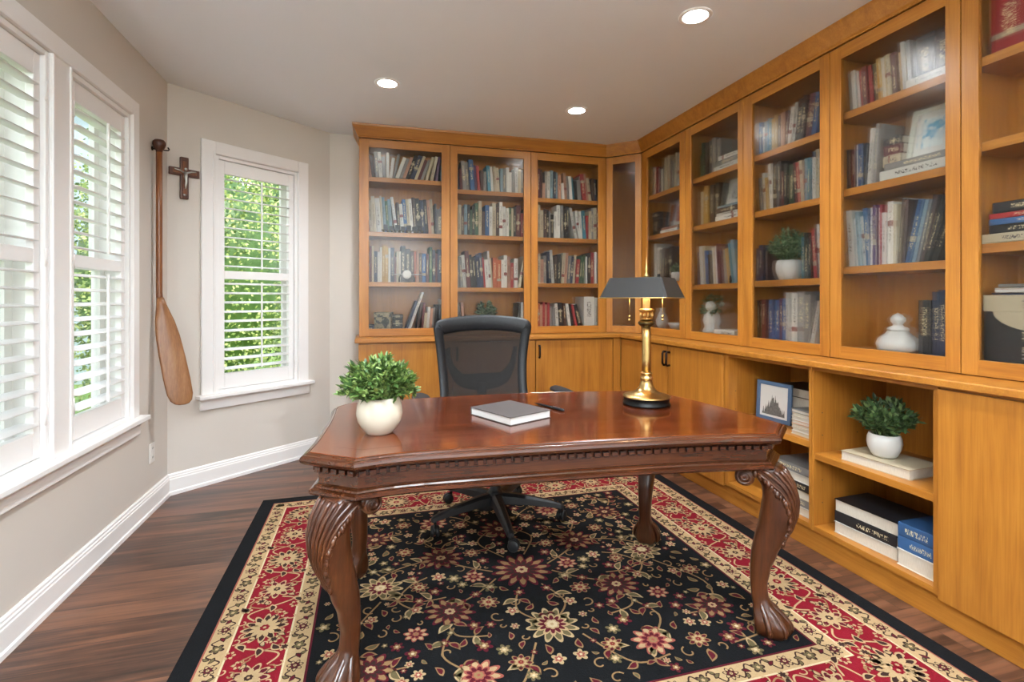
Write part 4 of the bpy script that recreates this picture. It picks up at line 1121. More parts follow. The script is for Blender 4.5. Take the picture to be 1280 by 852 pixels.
# --- borders: run along each of the four sides
def side_frames():
    # origin corner, direction along, inward normal, length
    return [(Vector((RX0,RY0)), Vector((1,0)), Vector((0,1)), RX1-RX0), (Vector((RX1,RY0)), Vector((0,1)), Vector((-1,0)), RY1-RY0),
            (Vector((RX1,RY1)), Vector((-1,0)), Vector((0,-1)), RX1-RX0), (Vector((RX0,RY1)), Vector((0,-1)), Vector((1,0)), RY1-RY0)]
PR1 = (YB_, YC, YG, YW); PR2 = (YC, YB_, YC, YR)
for o_, d_, n_, L_ in side_frames():
    da = atan2(d_.y, d_.x)
    Q = lambda s, t_: tuple(o_ + d_*s + n_*t_)
    # main red band
    c0 = (W_[3]+W_[4])/2; s0 = .27; cnt = round((L_-2*s0)/.27); st = (L_-2*s0)/cnt
    for i in range(cnt+1):
        s = s0+st*i
        if i % 2 == 0: rosette(Q(s, c0), .085, PR2, 12, .95, da)
        else: rosette(Q(s, c0), .066, (YC, YM, YC, YB_), 9, 1, da)
        if i < cnt:
            sg = 1 if i % 2 else -1
            vine([Q(s+.06, c0+sg*.03), Q(s+st*.35, c0+sg*.075), Q(s+st*.6, c0-sg*.07), Q(s+st*.8, c0-sg*.045)], .007, YC, 2)
            vine([Q(s+.05, c0-sg*.05), Q(s+st*.4, c0-sg*.08), Q(s+st*.55, c0), Q(s+st*.72, c0+sg*.07)], .006, YT, 2)
            for q in ((.38,.078,.6),(.62,-.078,-2.5),(.5,0,0.)):
                leafr(Q(s+st*q[0]-.02, c0+sg*q[1]), .055, da+q[2], YB_, 3, .5, .3, YC)
            for q, tt, rr3 in ((.12,.06,.02),(.9,-.06,.02),(.12,-.062,.018),(.9,.062,.018),(.64,.03,.016),(.36,-.02,.016)):
                spiral(Q(s+st*q, c0+sg*tt), rr3, q*30, 5.*sg, .0055, YC if q < .5 else YT, 4)
                leafr(Q(s+st*q+.018, c0+sg*tt*.8), .036, da+q*9, YC, 4, .55, .3, YB_)
            for q, tt in ((.3,-.045),(.72,.045),(.5,.088),(.5,-.088)):
                cc = Q(s+st*q, c0+sg*tt); flower(cc, .022, 6, YC, 3, 0, .5); flower(cc, .013, 6, YR if tt > 0 else YB_, 4, .3, .6)
            for q, tt in ((.22,.085),(.8,-.085),(.22,-.09),(.8,.09)):
                spiral(Q(s+st*q, c0+sg*tt), .02, q*20, 4.2, .005, YC, 3)
    # the two cream guard bands
    for cb, ph in (((W_[1]+W_[2])/2, 0), ((W_[5]+W_[6])/2, 1)):
        s0 = cb; cnt = round((L_-2*s0)/.105); st = (L_-2*s0)/cnt
        for i in range(cnt+1):
            s = s0+st*i; sg = 1 if (i+ph) % 2 else -1
            if i % 2: rosette(Q(s, cb), .027, (YB_, YC, YM, YC), 7, 1, da, 3)
            else:
                flower(Q(s, cb), .026, 5, YB_, 3, da, .55); flower(Q(s, cb), .018, 5, YG, 4, da, .55); flower(Q(s, cb), .007, 5, YC, 5)
            if i < cnt:
                vine([Q(s+.02, cb+sg*.012), Q(s+st*.35, cb+sg*.024), Q(s+st*.65, cb-sg*.024), Q(s+st-.02, cb-sg*.012)], .0055, YB_, 2)
                leafr(Q(s+st*.4, cb-sg*.005), .034, da+sg*.5, YM if i % 3 else YG, 3, .5, .2, YB_)
                leafr(Q(s+st*.52, cb+sg*.01), .03, da+sg*2.2, YG, 3, .5, .2, YB_)
tag(rug.build('area_rug', YK), 'black and red oriental rug with floral borders under the desk', 'rug')

# ------------------------------------------------------------------ desk
DK = empty('writing_desk', (.66, 2.0, .0), radians(-4.2)); tag(DK, 'carved cherry writing desk with curved front standing on the rug', 'desk')
front = smoothpoly([(-.675,-.488),(-.60,-.466),(-.4935,-.450),(-.293,-.443),(-.0,-.4405),(.25,-.4435),(.45,-.451),(.6,-.463),(.70,-.477),(.768,-.489)], 6)
backe = smoothpoly([(.735,.385),(.66,.425),(.45,.462),(.21,.486),(-.0,.488),(-.208,.479),(-.51,.452),(-.72,.418),(-.80,.393)], 5)
rightE = smoothpoly([(.909,-.347),(.893,-.2),(.866,-.046),(.82,.15),(.782,.277),(.735,.385)], 4)[:-1]
leftE = smoothpoly([(-.80,.393),(-.848,.315),(-.843,.2),(-.836,.05),(-.835,-.125),(-.837,-.25),(-.848,-.382)], 4)
OUT = [(p[0], p[1]) for p in front] + [(p[0], p[1]) for p in rightE] + [(p[0], p[1]) for p in backe][:-1] + [(p[0], p[1]) for p in leftE]
CORN = [(-.675,-.488), (.768,-.489), (.909,-.347), (-.848,-.382)]
def clean(poly):
    o = []; cor = lambda p: any(hypot(p[0]-c[0], p[1]-c[1]) < 1e-4 for c in CORN)
    for p in poly:
        if not o or hypot(p[0]-o[-1][0], p[1]-o[-1][1]) > .032: o.append(p)
        elif cor(p) and not cor(o[-1]):
            o.pop(); o.append(p)
    return o
OUT = clean(OUT)
def inset(poly, d):
    n = len(poly); o = []
    for i in range(n):
        a, b, c = Vector(poly[i-1]), Vector(poly[i]), Vector(poly[(i+1) % n])
        d1 = (b-a).normalized(); d2 = (c-b).normalized(); n1 = Vector((-d1.y, d1.x)); n2 = Vector((-d2.y, d2.x))
        nn = (n1+n2).normalized(); nn = nn/max(.5, nn.dot(n1)); o.append((b.x+nn.x*d, b.y+nn.y*d))
    return o
TZ = .7602
def band(mb, prof, m, cap_top=False, cap_bot=False):
    rings = [[(x, y, z) for x, y in inset(OUT, d)] for d, z in prof]
    n = len(OUT); vs = [p for r in rings for p in r]; fs = []
    for j in range(len(rings)-1):
        for i in range(n):
            k = (i+1) % n; fs.append((j*n+i, j*n+k, (j+1)*n+k, (j+1)*n+i))
    mb.add(vs, fs, m)
    if cap_top: mb.add(rings[-1], [tuple(range(n))], m)
    if cap_bot: mb.add(rings[0], [tuple(reversed(range(n)))], m)
top = MB()
band(top, [(.045,.716),(.030,.718),(.012,.724),(.003,.731),(0,.739),(.002,.747),(.007,.751),(.009,.7525),(.014,.7535),(.018,.757),(.0225,.7597)], cherry[0], False, True)
band(top, [(.0225,.7597),(.0245,.7588),(.0255,.7588),(.0275,.7600)], cherry_band, True)
def segdist(p, poly):
    m_ = 9
    for a, b in zip(poly, poly[1:]+poly[:1]):
        a, b, q = Vector(a), Vector(b), Vector(p); t_ = max(0, min(1, (q-a).dot(b-a)/max(1e-9, (b-a).length_squared))); m_ = min(m_, (q-a-(b-a)*t_).length)
    return m_
rin = [p for p in inset(OUT, .10) if segdist(p, OUT) > .0985]
top.add([(x, y, .7602) for x, y in rin], [tuple(range(len(rin)))], cherry_top)
top.build('desktop', cherry_top, DK)
ap = MB()
band(ap, [(.10,.60),(.06,.624),(.030,.626),(.024,.632),(.024,.640),(.030,.644),(.036,.647),(.038,.652),(.044,.656),(.050,.658),(.050,.694),(.046,.697),(.046,.7155),(.042,.7157)], cherry[0])
ap.build('apron', cherry[0], DK)
# dentil blocks along the apron (one moulding)
dn = MB(); ring = inset(OUT, .0455); per = []; acc = 0
n = len(ring); segs = []
for i in range(n):
    a, b = Vector(ring[i]), Vector(ring[(i+1) % n]); segs.append((a, b, (b-a).length))
tot = sum(s[2] for s in segs); cnt = int(tot/.031); st = tot/cnt
def at(s):
    s %= tot
    for a, b, l_ in segs:
        if s <= l_: return a+(b-a)*(s/l_), (b-a).normalized()
        s -= l_
    return segs[-1][1], (segs[-1][1]-segs[-1][0]).normalized()
for i in range(cnt):
    p, d_ = at(i*st+.014); nn = Vector((d_.y, -d_.x))
    Mx_ = Matrix(((d_.x, nn.x, 0, p.x),(d_.y, nn.y, 0, p.y),(0,0,1,0),(0,0,0,1)))
    dn.box(-.0105, .0105, -.004, .014, .6965, .7145, None, Mx_)
dn.build('dentil_molding', cherry[0], DK, bevel=.0012, seg=1)
# legs -------------------------------------------------------------------
RO = [(.632,.050),(.60,.078),(.56,.098),(.51,.110),(.46,.108),(.41,.094),(.36,.070),(.30,.044),(.24,.022),(.18,.012),(.135,.016),(.105,.032),(.08,.060),(.055,.080),(.03,.086),(.008,.076)]
RI = [(.632,-.060),(.60,-.050),(.575,-.024),(.545,-.008),(.51,-.004),(.46,-.010),(.41,-.018),(.36,-.030),(.30,-.042),(.24,-.046),(.18,-.046),(.135,-.042),(.105,-.038),(.08,-.036),(.055,-.036),(.03,-.034),(.008,-.026)]
TW = [(.632,.060),(.60,.061),(.56,.062),(.51,.060),(.46,.054),(.41,.046),(.36,.040),(.30,.036),(.24,.032),(.18,.029),(.135,.028),(.105,.034),(.08,.046),(.055,.055),(.03,.056),(.008,.045)]
def make_leg(pos, ang, label=None, lite=False):
    g_ = empty('leg_anchor')
    bpy.data.objects.remove(g_)
    MLg = Matrix.Translation((pos[0], pos[1], .0045)) @ Matrix.Rotation(ang, 4, 'Z')     # local x = outward
    mb = MB(); rings = []; N = 40
    zs = [.626-.618*i/52 for i in range(53)]
    for z in zs:
        ro, ri, tw = interp(RO, z), interp(RI, z), interp(TW, z)
        cx_, a = (ro+ri)/2, (ro-ri)/2; r_ = []
        kn = max(0, min(1, (z-.33)/.06))*max(0, min(1, (.63-z)/.03))
        ft = max(0, min(1, (.115-z)/.03))
        for i in range(N):
            t_ = 2*pi*i/N; e = .72
            cxx = math.copysign(abs(cos(t_))**e, cos(t_)); syy = math.copysign(abs(sin(t_))**e, sin(t_))
            d = 0
            if cos(t_) > -.1: d = .002*kn*(abs(cos(6.5*sin(t_)+1.2*(z-.45)*sin(t_)*8))**.6-.5)
            d += ft*.005*cos(5*t_)
            r_.append((cx_+(a+d)*cxx, (tw+d*.6)*syy, z))
        rings.append(r_)
    mb.loft(list(reversed(rings)))
    # scroll barrel curling in behind the knee
    bc, br = (-.066, .584), .034
    mb.lathe([(0,-.058),(br*.9,-.058),(br,-.05),(br*.93,-.02),(br*.9,0),(br*.93,.02),(br,.05),(br*.9,.058),(0,.058)], 28, (0,0,0), None, Matrix.Translation((bc[0],0,bc[1])) @ Matrix.Rotation(pi/2,4,'X'))
    lg = mb.build('leg', carved, DK)
    lg.matrix_local = MLg
    # spiral fillets on both faces
    for sgn in (-1, 1):
        pts = []
        for i in range(30):
            f = i/29; a = pi*.35+f*4.4*pi*.9; q = br*.9*(1-f*.86)
            pts.append((bc[0]+q*cos(a), sgn*.0585, bc[1]+q*sin(a)))
        MB().tube(pts, .0046, 7).build('scroll', carved, lg)
    # acanthus leaf over the knee: beaded edges and long ribs that converge low on the outside
    def srf(th, z, out=0):
        ro, ri, tw = interp(RO, z), interp(RI, z), interp(TW, z); cx_, a_ = (ro+ri)/2, (ro-ri)/2; e = .72
        return (cx_+(a_+out)*math.copysign(abs(cos(th))**e, cos(th)), (tw+out)*math.copysign(abs(sin(th))**e, sin(th)), z)
    ac = MB(); rb = MB(); NS = 26
    for sgn in (-1, 1):
        for i in range(NS):
            f = i/(NS-1); z = .600-.262*f; th = sgn*radians(128+(30-128)*f**.75)
            r_ = (.0135 if i % 3 == 0 else .0095)*(1-.3*f)
            ac.ball(srf(th, z, .001), r_, 10, None, None, (.8,.8,1.2))
        edge = [srf(sgn*radians(116+(26-116)*(k/20)**.75), .604-.262*k/20, .001) for k in range(21)]
        ac.tube(edge, [.0055*(1-.4*k/20) for k in range(21)], 7)
    for q in range(-4, 5):
        pth = [srf(radians(q*24+(q*5.5-q*24)*(k/20)**.8), .618-.275*k/20, .0015) for k in range(21)]
        rb.tube(pth, [.0075*(1-.55*k/20) for k in range(21)], 8)
    ac.build('carved_leaf', carved, lg); rb.build('carved_ribs', carved, lg)
    # claw foot
    cl = MB()
    for k in range(5):
        a = (-100+50*k)*pi/180
        pts = []
        for zz, q in ((.15,.5),(.115,.75),(.085,1.02),(.055,1.12),(.034,1.14),(.020,1.02)):
            ro, ri, tw = interp(RO, zz), interp(RI, zz), interp(TW, zz); cx_, aa = (ro+ri)/2, (ro-ri)/2
            pts.append((cx_+aa*cos(a)*q*.93, tw*sin(a)*q*.93, zz))
        cl.tube(smoothpoly(pts, 4), [.009]*21 if False else .0105, 8)
    cl.build('claw_foot', carved, lg)
    return lg
make_leg((-.712,-.372), atan2(-.52,-.85)); make_leg((.772,-.392), atan2(-.56,.83)); make_leg((-.742,.29), atan2(.6,-.8)); make_leg((.655,.325), atan2(.75,.66))

# things on the desk ---------------------------------------------------------
potted_plant((.030, 1.872, TZ+.0003), potD, pot_glaze, .128, .115, .15, 3600, leaf_green, .027, 'bushy green plant in round cream pot on the desk', 41, stems=110)
# notebook
nb = empty('notebook', (.548, 1.99, TZ+.0003), radians(25)); tag(nb, 'closed grey hardcover notebook lying on the desk', 'notebook')
grey_cover = plain('grey_cover', srgb(70,63,61), .55, bump=.15, bscale=500)
mb = MB(); w_, d_ = .215, .256
mb.box(-w_/2, w_/2, -d_/2, d_/2, 0, .003); mb.box(-w_/2, w_/2, -d_/2, d_/2, .029, .032); mb.box(-w_/2, w_/2, d_/2-.004, d_/2, .003, .029)
mb.build('cover', grey_cover, nb, bevel=.001)
MB().box(-w_/2+.004, w_/2-.004, -d_/2+.004, d_/2-.0045, .0031, .0289).build('page_block', plain('white_pages', srgb(212,210,206), .8), nb)
pn = empty('pen', (.753, 2.092, TZ+.0005), radians(-68)); tag(pn, 'slim dark pen lying beside the grey notebook', 'pen')
Mp = Matrix.Translation((0,0,.0055)) @ Matrix.Rotation(pi/2, 4, 'Y') @ Matrix.Scale(1.3, 4, (0,0,1))
MB().lathe([(.001,-.075),(.003,-.062),(.0052,-.05),(.0052,.02)], 14, (0,0,0), None, Mp).build('barrel', black_metal, pn)
MB().lathe([(.0055,.02),(.0055,.068),(.004,.074)], 14, (0,0,0), None, Mp).build('cap', black_plastic, pn)
MB().box(.025,.07,-.001,.001,.0112,.0128).build('clip', silver, pn)

# bouillotte desk lamp
LP = empty('desk_lamp', (1.207, 2.05, TZ+.0003), 0); tag(LP, 'brass column lamp with black rectangular shade on the desk', 'lamp')
MB().lathe([(0,0),(.102,0),(.105,.004),(.105,.008),(.101,.011),(.101,.032),(.105,.035),(.105,.04),(.099,.043)], 56).build('plinth', black_metal, LP)
MB().lathe([(.1055,.0345),(.1065,.037),(.1055,.0405),(.098,.0435),(.09,.046),(.078,.049),(.06,.054),(.045,.063),(.034,.078),(.028,.098),(.025,.112),(.029,.116),(.029,.122),(.023,.126),(.023,.134),(.027,.138),(.027,.143),(.0215,.148)], 48).build('base', brass, LP)
MB().lathe([(.0195,.147),(.0205,.2),(.0200,.30),(.0185,.352)], 32).build('column', brass, LP)
MB().lathe([(.0185,.350),(.028,.356),(.037,.364),(.038,.370),(.034,.376),(.024,.382),(.018,.386)], 32).build('drip_ring', dark_brass, LP)
gal = MB(); gal.lathe([(.026,.384),(.030,.388),(.026,.392)], 28)
for i in range(10):
    a = 2*pi*i/10; gal.tube([(.026*cos(a),.026*sin(a),.39),(.029*cos(a),.029*sin(a),.405),(.025*cos(a),.025*sin(a),.42)], .0032, 6)
gal.lathe([(.024,.418),(.033,.424),(.034,.43),(.026,.434)], 28); gal.build('gallery', brass, LP)
MB().lathe([(.0145,.432),(.0155,.436),(.0155,.535),(.012,.54)], 20).build('candle_sleeve', candle_cream, LP)
sh = empty('shade'); sh.parent = LP
bpy.data.objects.remove(sh)
def shade_ring(hw, hd, c, z): return [(-hw+c,-hd,z),(hw-c,-hd,z),(hw,-hd+c,z),(hw,hd-c,z),(hw-c,hd,z),(-hw+c,hd,z),(-hw,hd-c,z),(-hw,-hd+c,z)]
Ms = Matrix.Translation((-.02,0,0)) @ Matrix.Rotation(radians(-50), 4, 'Z')
mo = MB(); A_, B_ = shade_ring(.154,.138,.012,.482), shade_ring(.118,.102,.008,.572)
mo.loft([A_, B_], None, False, False, Ms); mo.add(B_, [tuple(range(8))], None, False, Ms)
so = mo.build('shade', shade_black, LP)
mi_ = MB(); C_, D_ = shade_ring(.1525,.1365,.012,.4825), shade_ring(.1165,.1005,.008,.5705)
mi_.loft([list(reversed(C_)), list(reversed(D_))], None, False, False, Ms); mi_.build('lining', shade_inner, so)
tr_ = MB(); tr_.tube(A_, .0025, 6, None, Ms, 1, True); tr_.build('brass_edge', brass, so)
MB().lathe([(.004,.54),(.004,.575),(.011,.577),(.012,.585),(.006,.592),(.004,.605),(.008,.612),(.005,.622),(.0025,.645),(.001,.668)], 16).build('finial', brass, LP)
MB().lathe([(.007,.573),(.007,.588),(.005,.59)], 12, (.045,-.03,0)).build('switch_knob', black_metal, LP)
for (cx_, cy_) in ((-.075,.02),(.072,-.018)):
    ch_ = MB(); ch_.tube([(cx_,cy_,.49),(cx_,cy_,.405)], .0016, 6); ch_.ball((cx_,cy_,.398), .006, 10); ch_.lathe([(.002,.39),(.006,.384),(.004,.378)], 10, (cx_,cy_,0)); ch_.build('pull_chain', brass, LP)
bm_ = emit('warm_bulb', (1,.72,.40,1), 14)
for (cx_, cy_) in ((-.04,.012),(.04,-.012)): MB().ball((cx_,cy_,.525), .014, 14, None, None, (1,1,1.5)).build('bulb', bm_, LP)
def point(name, loc, e, c, r=.03):
    l = bpy.data.lights.new(name, 'POINT'); l.energy = e; l.color = c; l.shadow_soft_size = r
    o = bpy.data.objects.new(name, l); COL.objects.link(o); o.location = loc; return o
pl = point('lamp_glow', (1.207, 2.05, TZ+.515), 3.2, (1,.74,.45), .03)

# ------------------------------------------------------------------ office chair
CHR = empty('office_chair', (.668, 2.74, .0105), radians(2)); tag(CHR, 'black mesh-back office chair behind the desk on the rug', 'chair')
def starleg(a):
    mb = MB(); rings = []
    for f, zc, hw, hh in ((.03,.125,.036,.030),(.12,.122,.031,.026),(.22,.112,.027,.021),(.32,.098,.023,.016),(.365,.088,.020,.013),(.38,.080,.014,.010)):
        rings.append([(f, -hw, zc-hh), (f, hw, zc-hh), (f, hw*.8, zc+hh*.5), (f, hw*.35, zc+hh), (f, -hw*.35, zc+hh), (f, -hw*.8, zc+hh*.5)])
    mb.loft(rings, None, False, True, Matrix.Rotation(a, 4, 'Z')); return mb
angs = [radians(-94+72*i) for i in range(5)]
for a in angs:
    lgc = starleg(a).build('base_leg', black_plastic, CHR, bevel=.003)
    c_ = MB(); x, y = .36*cos(a), .36*sin(a)
    sw = a+radians(65)
    off_ = Vector((x+.018*cos(sw), y+.018*sin(sw), .029))
    for s_ in (-1, 1):
        Mw = Matrix.Translation(off_) @ Matrix.Rotation(sw, 4, 'Z') @ Matrix.Translation((0, s_*.013, 0)) @ Matrix.Rotation(pi/2, 4, 'X')
        c_.lathe([(0,-.009),(.024,-.009),(.0285,-.005),(.0285,.005),(.024,.009),(0,.009)], 20, (0,0,0), None, Mw)
    Mw = Matrix.Translation(off_) @ Matrix.Rotation(sw, 4, 'Z')
    c_.ball((0,0,.008), .029, 14, None, Mw, (1,.55,.9)); c_.tube([(x,y,.05),(x,y,.085)], .008, 8)
    c_.build('caster', black_plastic, lgc)
MB().lathe([(.042,.09),(.046,.10),(.046,.15),(.036,.165),(.03,.17),(.03,.24),(.018,.245),(.018,.40),(.05,.41),(.05,.43)], 28).build('gas_lift', black_plastic, CHR)
MB().box(-.12,.12,-.13,.14,.428,.458).build('mechanism', black_plastic, CHR, bevel=.01)
st_ = MB(); rings = []
for z, k in ((.458,.90),(.466,.97),(.485,1.0),(.515,1.0),(.53,.97),(.538,.88)):
    r_ = []
    for i in range(40):
        a = 2*pi*i/40; cx_ = math.copysign(abs(cos(a))**.5, cos(a)); sy_ = math.copysign(abs(sin(a))**.5, sin(a))
        r_.append((.255*k*cx_, -.02+.245*k*sy_, z+ (.012*(1-(sy_+1)/2) if False else 0)))
    rings.append(r_)
st_.loft(rings); st_.build('seat', black_fabric, CHR)
# back: outer frame loop and mesh panel; local y = away from the desk
def back_y(z): return .235+.06*((z-.55)/.58)+.035*sin((z-.55)/.58*pi*1.1-.2)
hl = [(-.262,.60),(-.264,.70),(-.270,.82),(-.283,.95),(-.294,1.03),(-.292,1.065),(-.262,1.092),(-.15,1.110),(0,1.118),(.15,1.110),(.262,1.092),(.292,1.065),(.294,1.03),(.283,.95),(.270,.82),(.264,.70),(.262,.60),(.21,.575),(0,.57),(-.21,.575)]
loop = smoothpoly([(x, z) for x, z in hl], 5, True)
def dish(x): return .035*(x/.27)**2
fr_ = MB(); n_ = len(loop); rings = []
for i, p in enumerate(loop):
    a, b = loop[i-1], loop[(i+1) % n_]; t_ = (b-a).normalized(); nn = Vector((t_.y, -t_.x))
    wd = .028 if p[1] < 1.0 else .028+.02*min(1, (p[1]-1.0)/.08)
    q = []
    for k in range(8):
        an = 2*pi*k/8; u = cos(an)*wd - wd*.75; v_ = sin(an)*.015
        X_, Z_ = p[0]-nn.x*u, p[1]-nn.y*u
        q.append((X_, back_y(Z_)-dish(X_)+v_, Z_))
    rings.append(q)
rings.append(rings[0]); fr_.loft(rings, None, True, False)
fr_.build('back_frame', black_plastic, CHR)
# mesh panel grid
gm = MB(); NX_, NZ_ = 20, 24; vs, fs = [], []
def half_w(z):
    tab = [(.575,.235),(.60,.258),(.70,.262),(.82,.268),(.95,.28),(1.03,.288),(1.075,.278),(1.092,.25),(1.112,.17)]
    return interp(tab, z)-.012
for j in range(NZ_+1):
    z = .582+(1.105-.582)*j/NZ_
    for i in range(NX_+1):
        x = half_w(z)*(2*i/NX_-1); vs.append((x, back_y(z)-dish(x)-.004, z))
for j in range(NZ_):
    for i in range(NX_): fs.append((j*(NX_+1)+i, j*(NX_+1)+i+1, (j+1)*(NX_+1)+i+1, (j+1)*(NX_+1)+i))
gm.add(vs, fs, None, True); gm.build('back_mesh', mesh_fab, CHR)
# lumbar support: a U-shaped sling behind the mesh
lb = MB(); rings = []
pts = smoothpoly([(-.215,.93),(-.20,.84),(-.165,.775),(-.12,.735),(0,.722),(.12,.735),(.165,.775),(.20,.84),(.215,.93)], 4)
for i, p in enumerate(pts):
    f = abs(p[0])/.215; hh = .012+.040*(1-f**2.2)
    t_ = (pts[min(i+1,len(pts)-1)]-pts[max(i-1,0)]).normalized(); nn = Vector((-t_.y, t_.x))
    y0_ = back_y(p[1])-dish(p[0])+.016
    rings.append([(p[0]+nn.x*hh, y0_, p[1]+nn.y*hh), (p[0]+nn.x*hh*.9, y0_+.012, p[1]+nn.y*hh*.9), (p[0]-nn.x*hh*.9, y0_+.012, p[1]-nn.y*hh*.9), (p[0]-nn.x*hh, y0_, p[1]-nn.y*hh)])
lb.loft(rings, None, True, True); lb.build('lumbar_pad', black_fabric, CHR)
MB().tube(smoothpoly([(0,.06,.44),(0,.2,.45),(0,.30,.52),(0,.305,.62),(0,.30,.72)], 5), [.03]*20+[.024], 10, None, None, .6).build('back_spine', black_plastic, CHR)
for s_ in (-1, 1):
    MB().tube(smoothpoly([(s_*.15,.02,.45),(s_*.30,.03,.455),(s_*.385,.03,.50),(s_*.405,.02,.60),(s_*.405,.02,.675)], 5), .018, 10, None, None, 1.3).build('armrest_post', black_plastic, CHR)
    pd = MB(); rings = []
    for y_, hw in ((-.15,.022),(-.145,.034),(-.10,.045),(0,.049),(.08,.047),(.105,.036),(.11,.022)):
        rings.append([(s_*.405+hw*cos(2*pi*k/14), y_-.0, .693+.016*sin(2*pi*k/14)) for k in range(14)])
    pd.loft(rings); pd.build('armrest', black_plastic, CHR)

# ------------------------------------------------------------------ wall pieces
# paddle leaning in the corner of left and angled wall
PD_ = empty('canoe_paddle', (-1.198, 3.42, .60)); tag(PD_, 'wooden canoe paddle hanging upright in the corner beside the cross', 'paddle')
mb = MB()
mb.tube([(0,0,1.50),(0,0,1.2),(0,0,.9),(.0,0,.68),(.004,0,.60),(.012,0,.54)], [.0165,.0165,.0165,.0165,.019,.020], 14); mb.build('shaft', paddle_dark, PD_)
mb = MB(); mb.lathe([(.0165,1.50),(.018,1.51),(.028,1.526),(.034,1.545),(.033,1.56),(.024,1.572),(.0,1.576)], 20, (0,0,0), None, Matrix.Scale(1.0,4)); mb.build('grip', walnut, PD_)
wv = Vector((.90,.43,0)).normalized(); axis_ = Vector((.125,-.03,-.63)); nrm_ = wv.cross(axis_.normalized()).normalized()
rings = []
for f, hw, th in ((.0,.019,.017),(.06,.025,.015),(.13,.036,.012),(.22,.049,.010),(.35,.060,.009),(.55,.066,.008),(.75,.068,.007),(.90,.065,.006),(.96,.054,.005),(.99,.036,.004),(1.0,.016,.003)):
    c0_ = Vector((.004,0,.645))+axis_*f*1.0
    r_ = []
    for k in range(20):
        a = 2*pi*k/20; u = hw*cos(a); ridge = .006*math.exp(-(u/.02)**2)*(1-f) if abs(sin(a)) > .2 else 0
        r_.append(c0_+wv*u+nrm_*((th*abs(sin(a))**.6+ridge)*math.copysign(1, sin(a))))
    rings.append(r_)
mb = MB(); mb.loft(rings); mb.build('blade', paddle_wood, PD_)
# hook holding the paddle
hk = empty('wall_hook', (XL, 3.42, 2.12)); tag(hk, 'small dark hook holding the paddle below its grip', 'hook')
MB().tube([(0,0,0),(.03,.025,0),(.075,.028,.0),(.088,.0,.0),(.085,-.01,.008)], .004, 8).build('arm', bronze, hk)
MB().lathe([(.012,0),(.012,.004),(.008,.006)], 16, (0,0,0), None, Matrix.Rotation(pi/2,4,'Y')).build('mount_plate', bronze, hk)
# cross on the angled wall
CR = empty('wall_cross', AM @ Vector((.092, 0, 2.015))); tag(CR, 'small wooden cross with pale figure on the angled wall', 'cross')
Mc = Matrix(((CD.x, -CN.x, 0, 0), (CD.y, -CN.y, 0, 0), (0,0,1,0), (0,0,0,1)))
mb = MB(); b = .024
mb.box(-b, b, -.022, -.001, -.135, .133, None, Mc); mb.box(-.088, -b, -.022, -.001, .012, .060, None, Mc); mb.box(b, .088, -.022, -.001, .012, .060, None, Mc)
mb.build('cross_body', walnut, CR, bevel=.004)
mb = MB(); b = .012
mb.box(-b, b, -.027, -.0222, -.105, .105, None, Mc); mb.box(-.07, -b, -.027, -.0222, .024, .048, None, Mc); mb.box(b, .07, -.027, -.0222, .024, .048, None, Mc)
mb.build('inlay', paddle_dark, CR, bevel=.002)
fg = MB()
fg.tube([Mc @ Vector(p) for p in ((0,-.034,.036),(0,-.036,.01),(.004,-.036,-.02),(0,-.034,-.05),(0,-.032,-.07))], [.010,.0115,.009,.007,.004], 10)
for s_ in (-1,1): fg.tube([Mc @ Vector(p) for p in ((s_*.008,-.034,.03),(s_*.035,-.032,.042),(s_*.062,-.030,.046))], [.006,.005,.0035], 8)
fg.ball(Mc @ Vector((0,-.036,.052)), .010, 12); fg.build('figure', silver, CR)
MB().lathe([(.011,0),(.011,.003)], 14, (0,0,0), None, Mc @ Matrix.Translation((0,-.0225,-.108)) @ Matrix.Rotation(pi/2,4,'X')).build('medallion', silver, CR)
# outlet
ot = empty('wall_outlet', (XL, 3.41, .34)); tag(ot, 'white duplex outlet plate low on the wall below the paddle', 'outlet')
MB().box(.0004,.006,-.036,.036,-.058,.058).build('cover_plate', outlet_white, ot, bevel=.003)
for zz in (-.026,.026):
    so_ = MB(); so_.box(.0062,.0085,-.016,.016,zz-.014,zz+.014); s2 = so_.build('socket', outlet_white, ot, bevel=.003)
    MB().box(.0086,.009,-.008,-.005,zz-.004,zz+.007).build('slot', slot_dark, s2); MB().box(.0086,.009,.005,.008,zz-.004,zz+.007).build('slot', slot_dark, s2)

# ------------------------------------------------------------------ ceiling lights
lens = emit('lens_glow', (1,.97,.93,1), 30)
spots = [(.10,3.288,'recessed round ceiling light above the window-end bookcase'),(1.434,3.395,'recessed round ceiling light near the bookcase corner'),(1.505,2.108,'recessed round ceiling light above the right bookcases, nearest viewpoint'),
         (.10,1.0,None),(1.5,.5,None),(.1,-.6,None)]
for x, y, lab in spots:
    if lab:
        rl_ = empty('recessed_light', (x, y, H)); tag(rl_, lab, 'ceiling light', 'recessed ceiling lights')
        MB().lathe([(.056,-.002),(.058,-.004),(.066,-.006),(.074,-.004),(.078,-.0005)], 40, (0,0,0), None, None, False).build('trim_ring', trim_white, rl_)
        MB().lathe([(0,-.0035),(.057,-.0035)], 40, (0,0,0), None, None, False).build('lens', lens, rl_)
    l = bpy.data.lights.new('downlight', 'SPOT'); l.energy = 46; l.color = (.89,.95,1); l.spot_size = radians(150); l.spot_blend = .9; l.shadow_soft_size = .06
    o = bpy.data.objects.new('downlight', l); COL.objects.link(o); o.location = (x, y, H-.02)

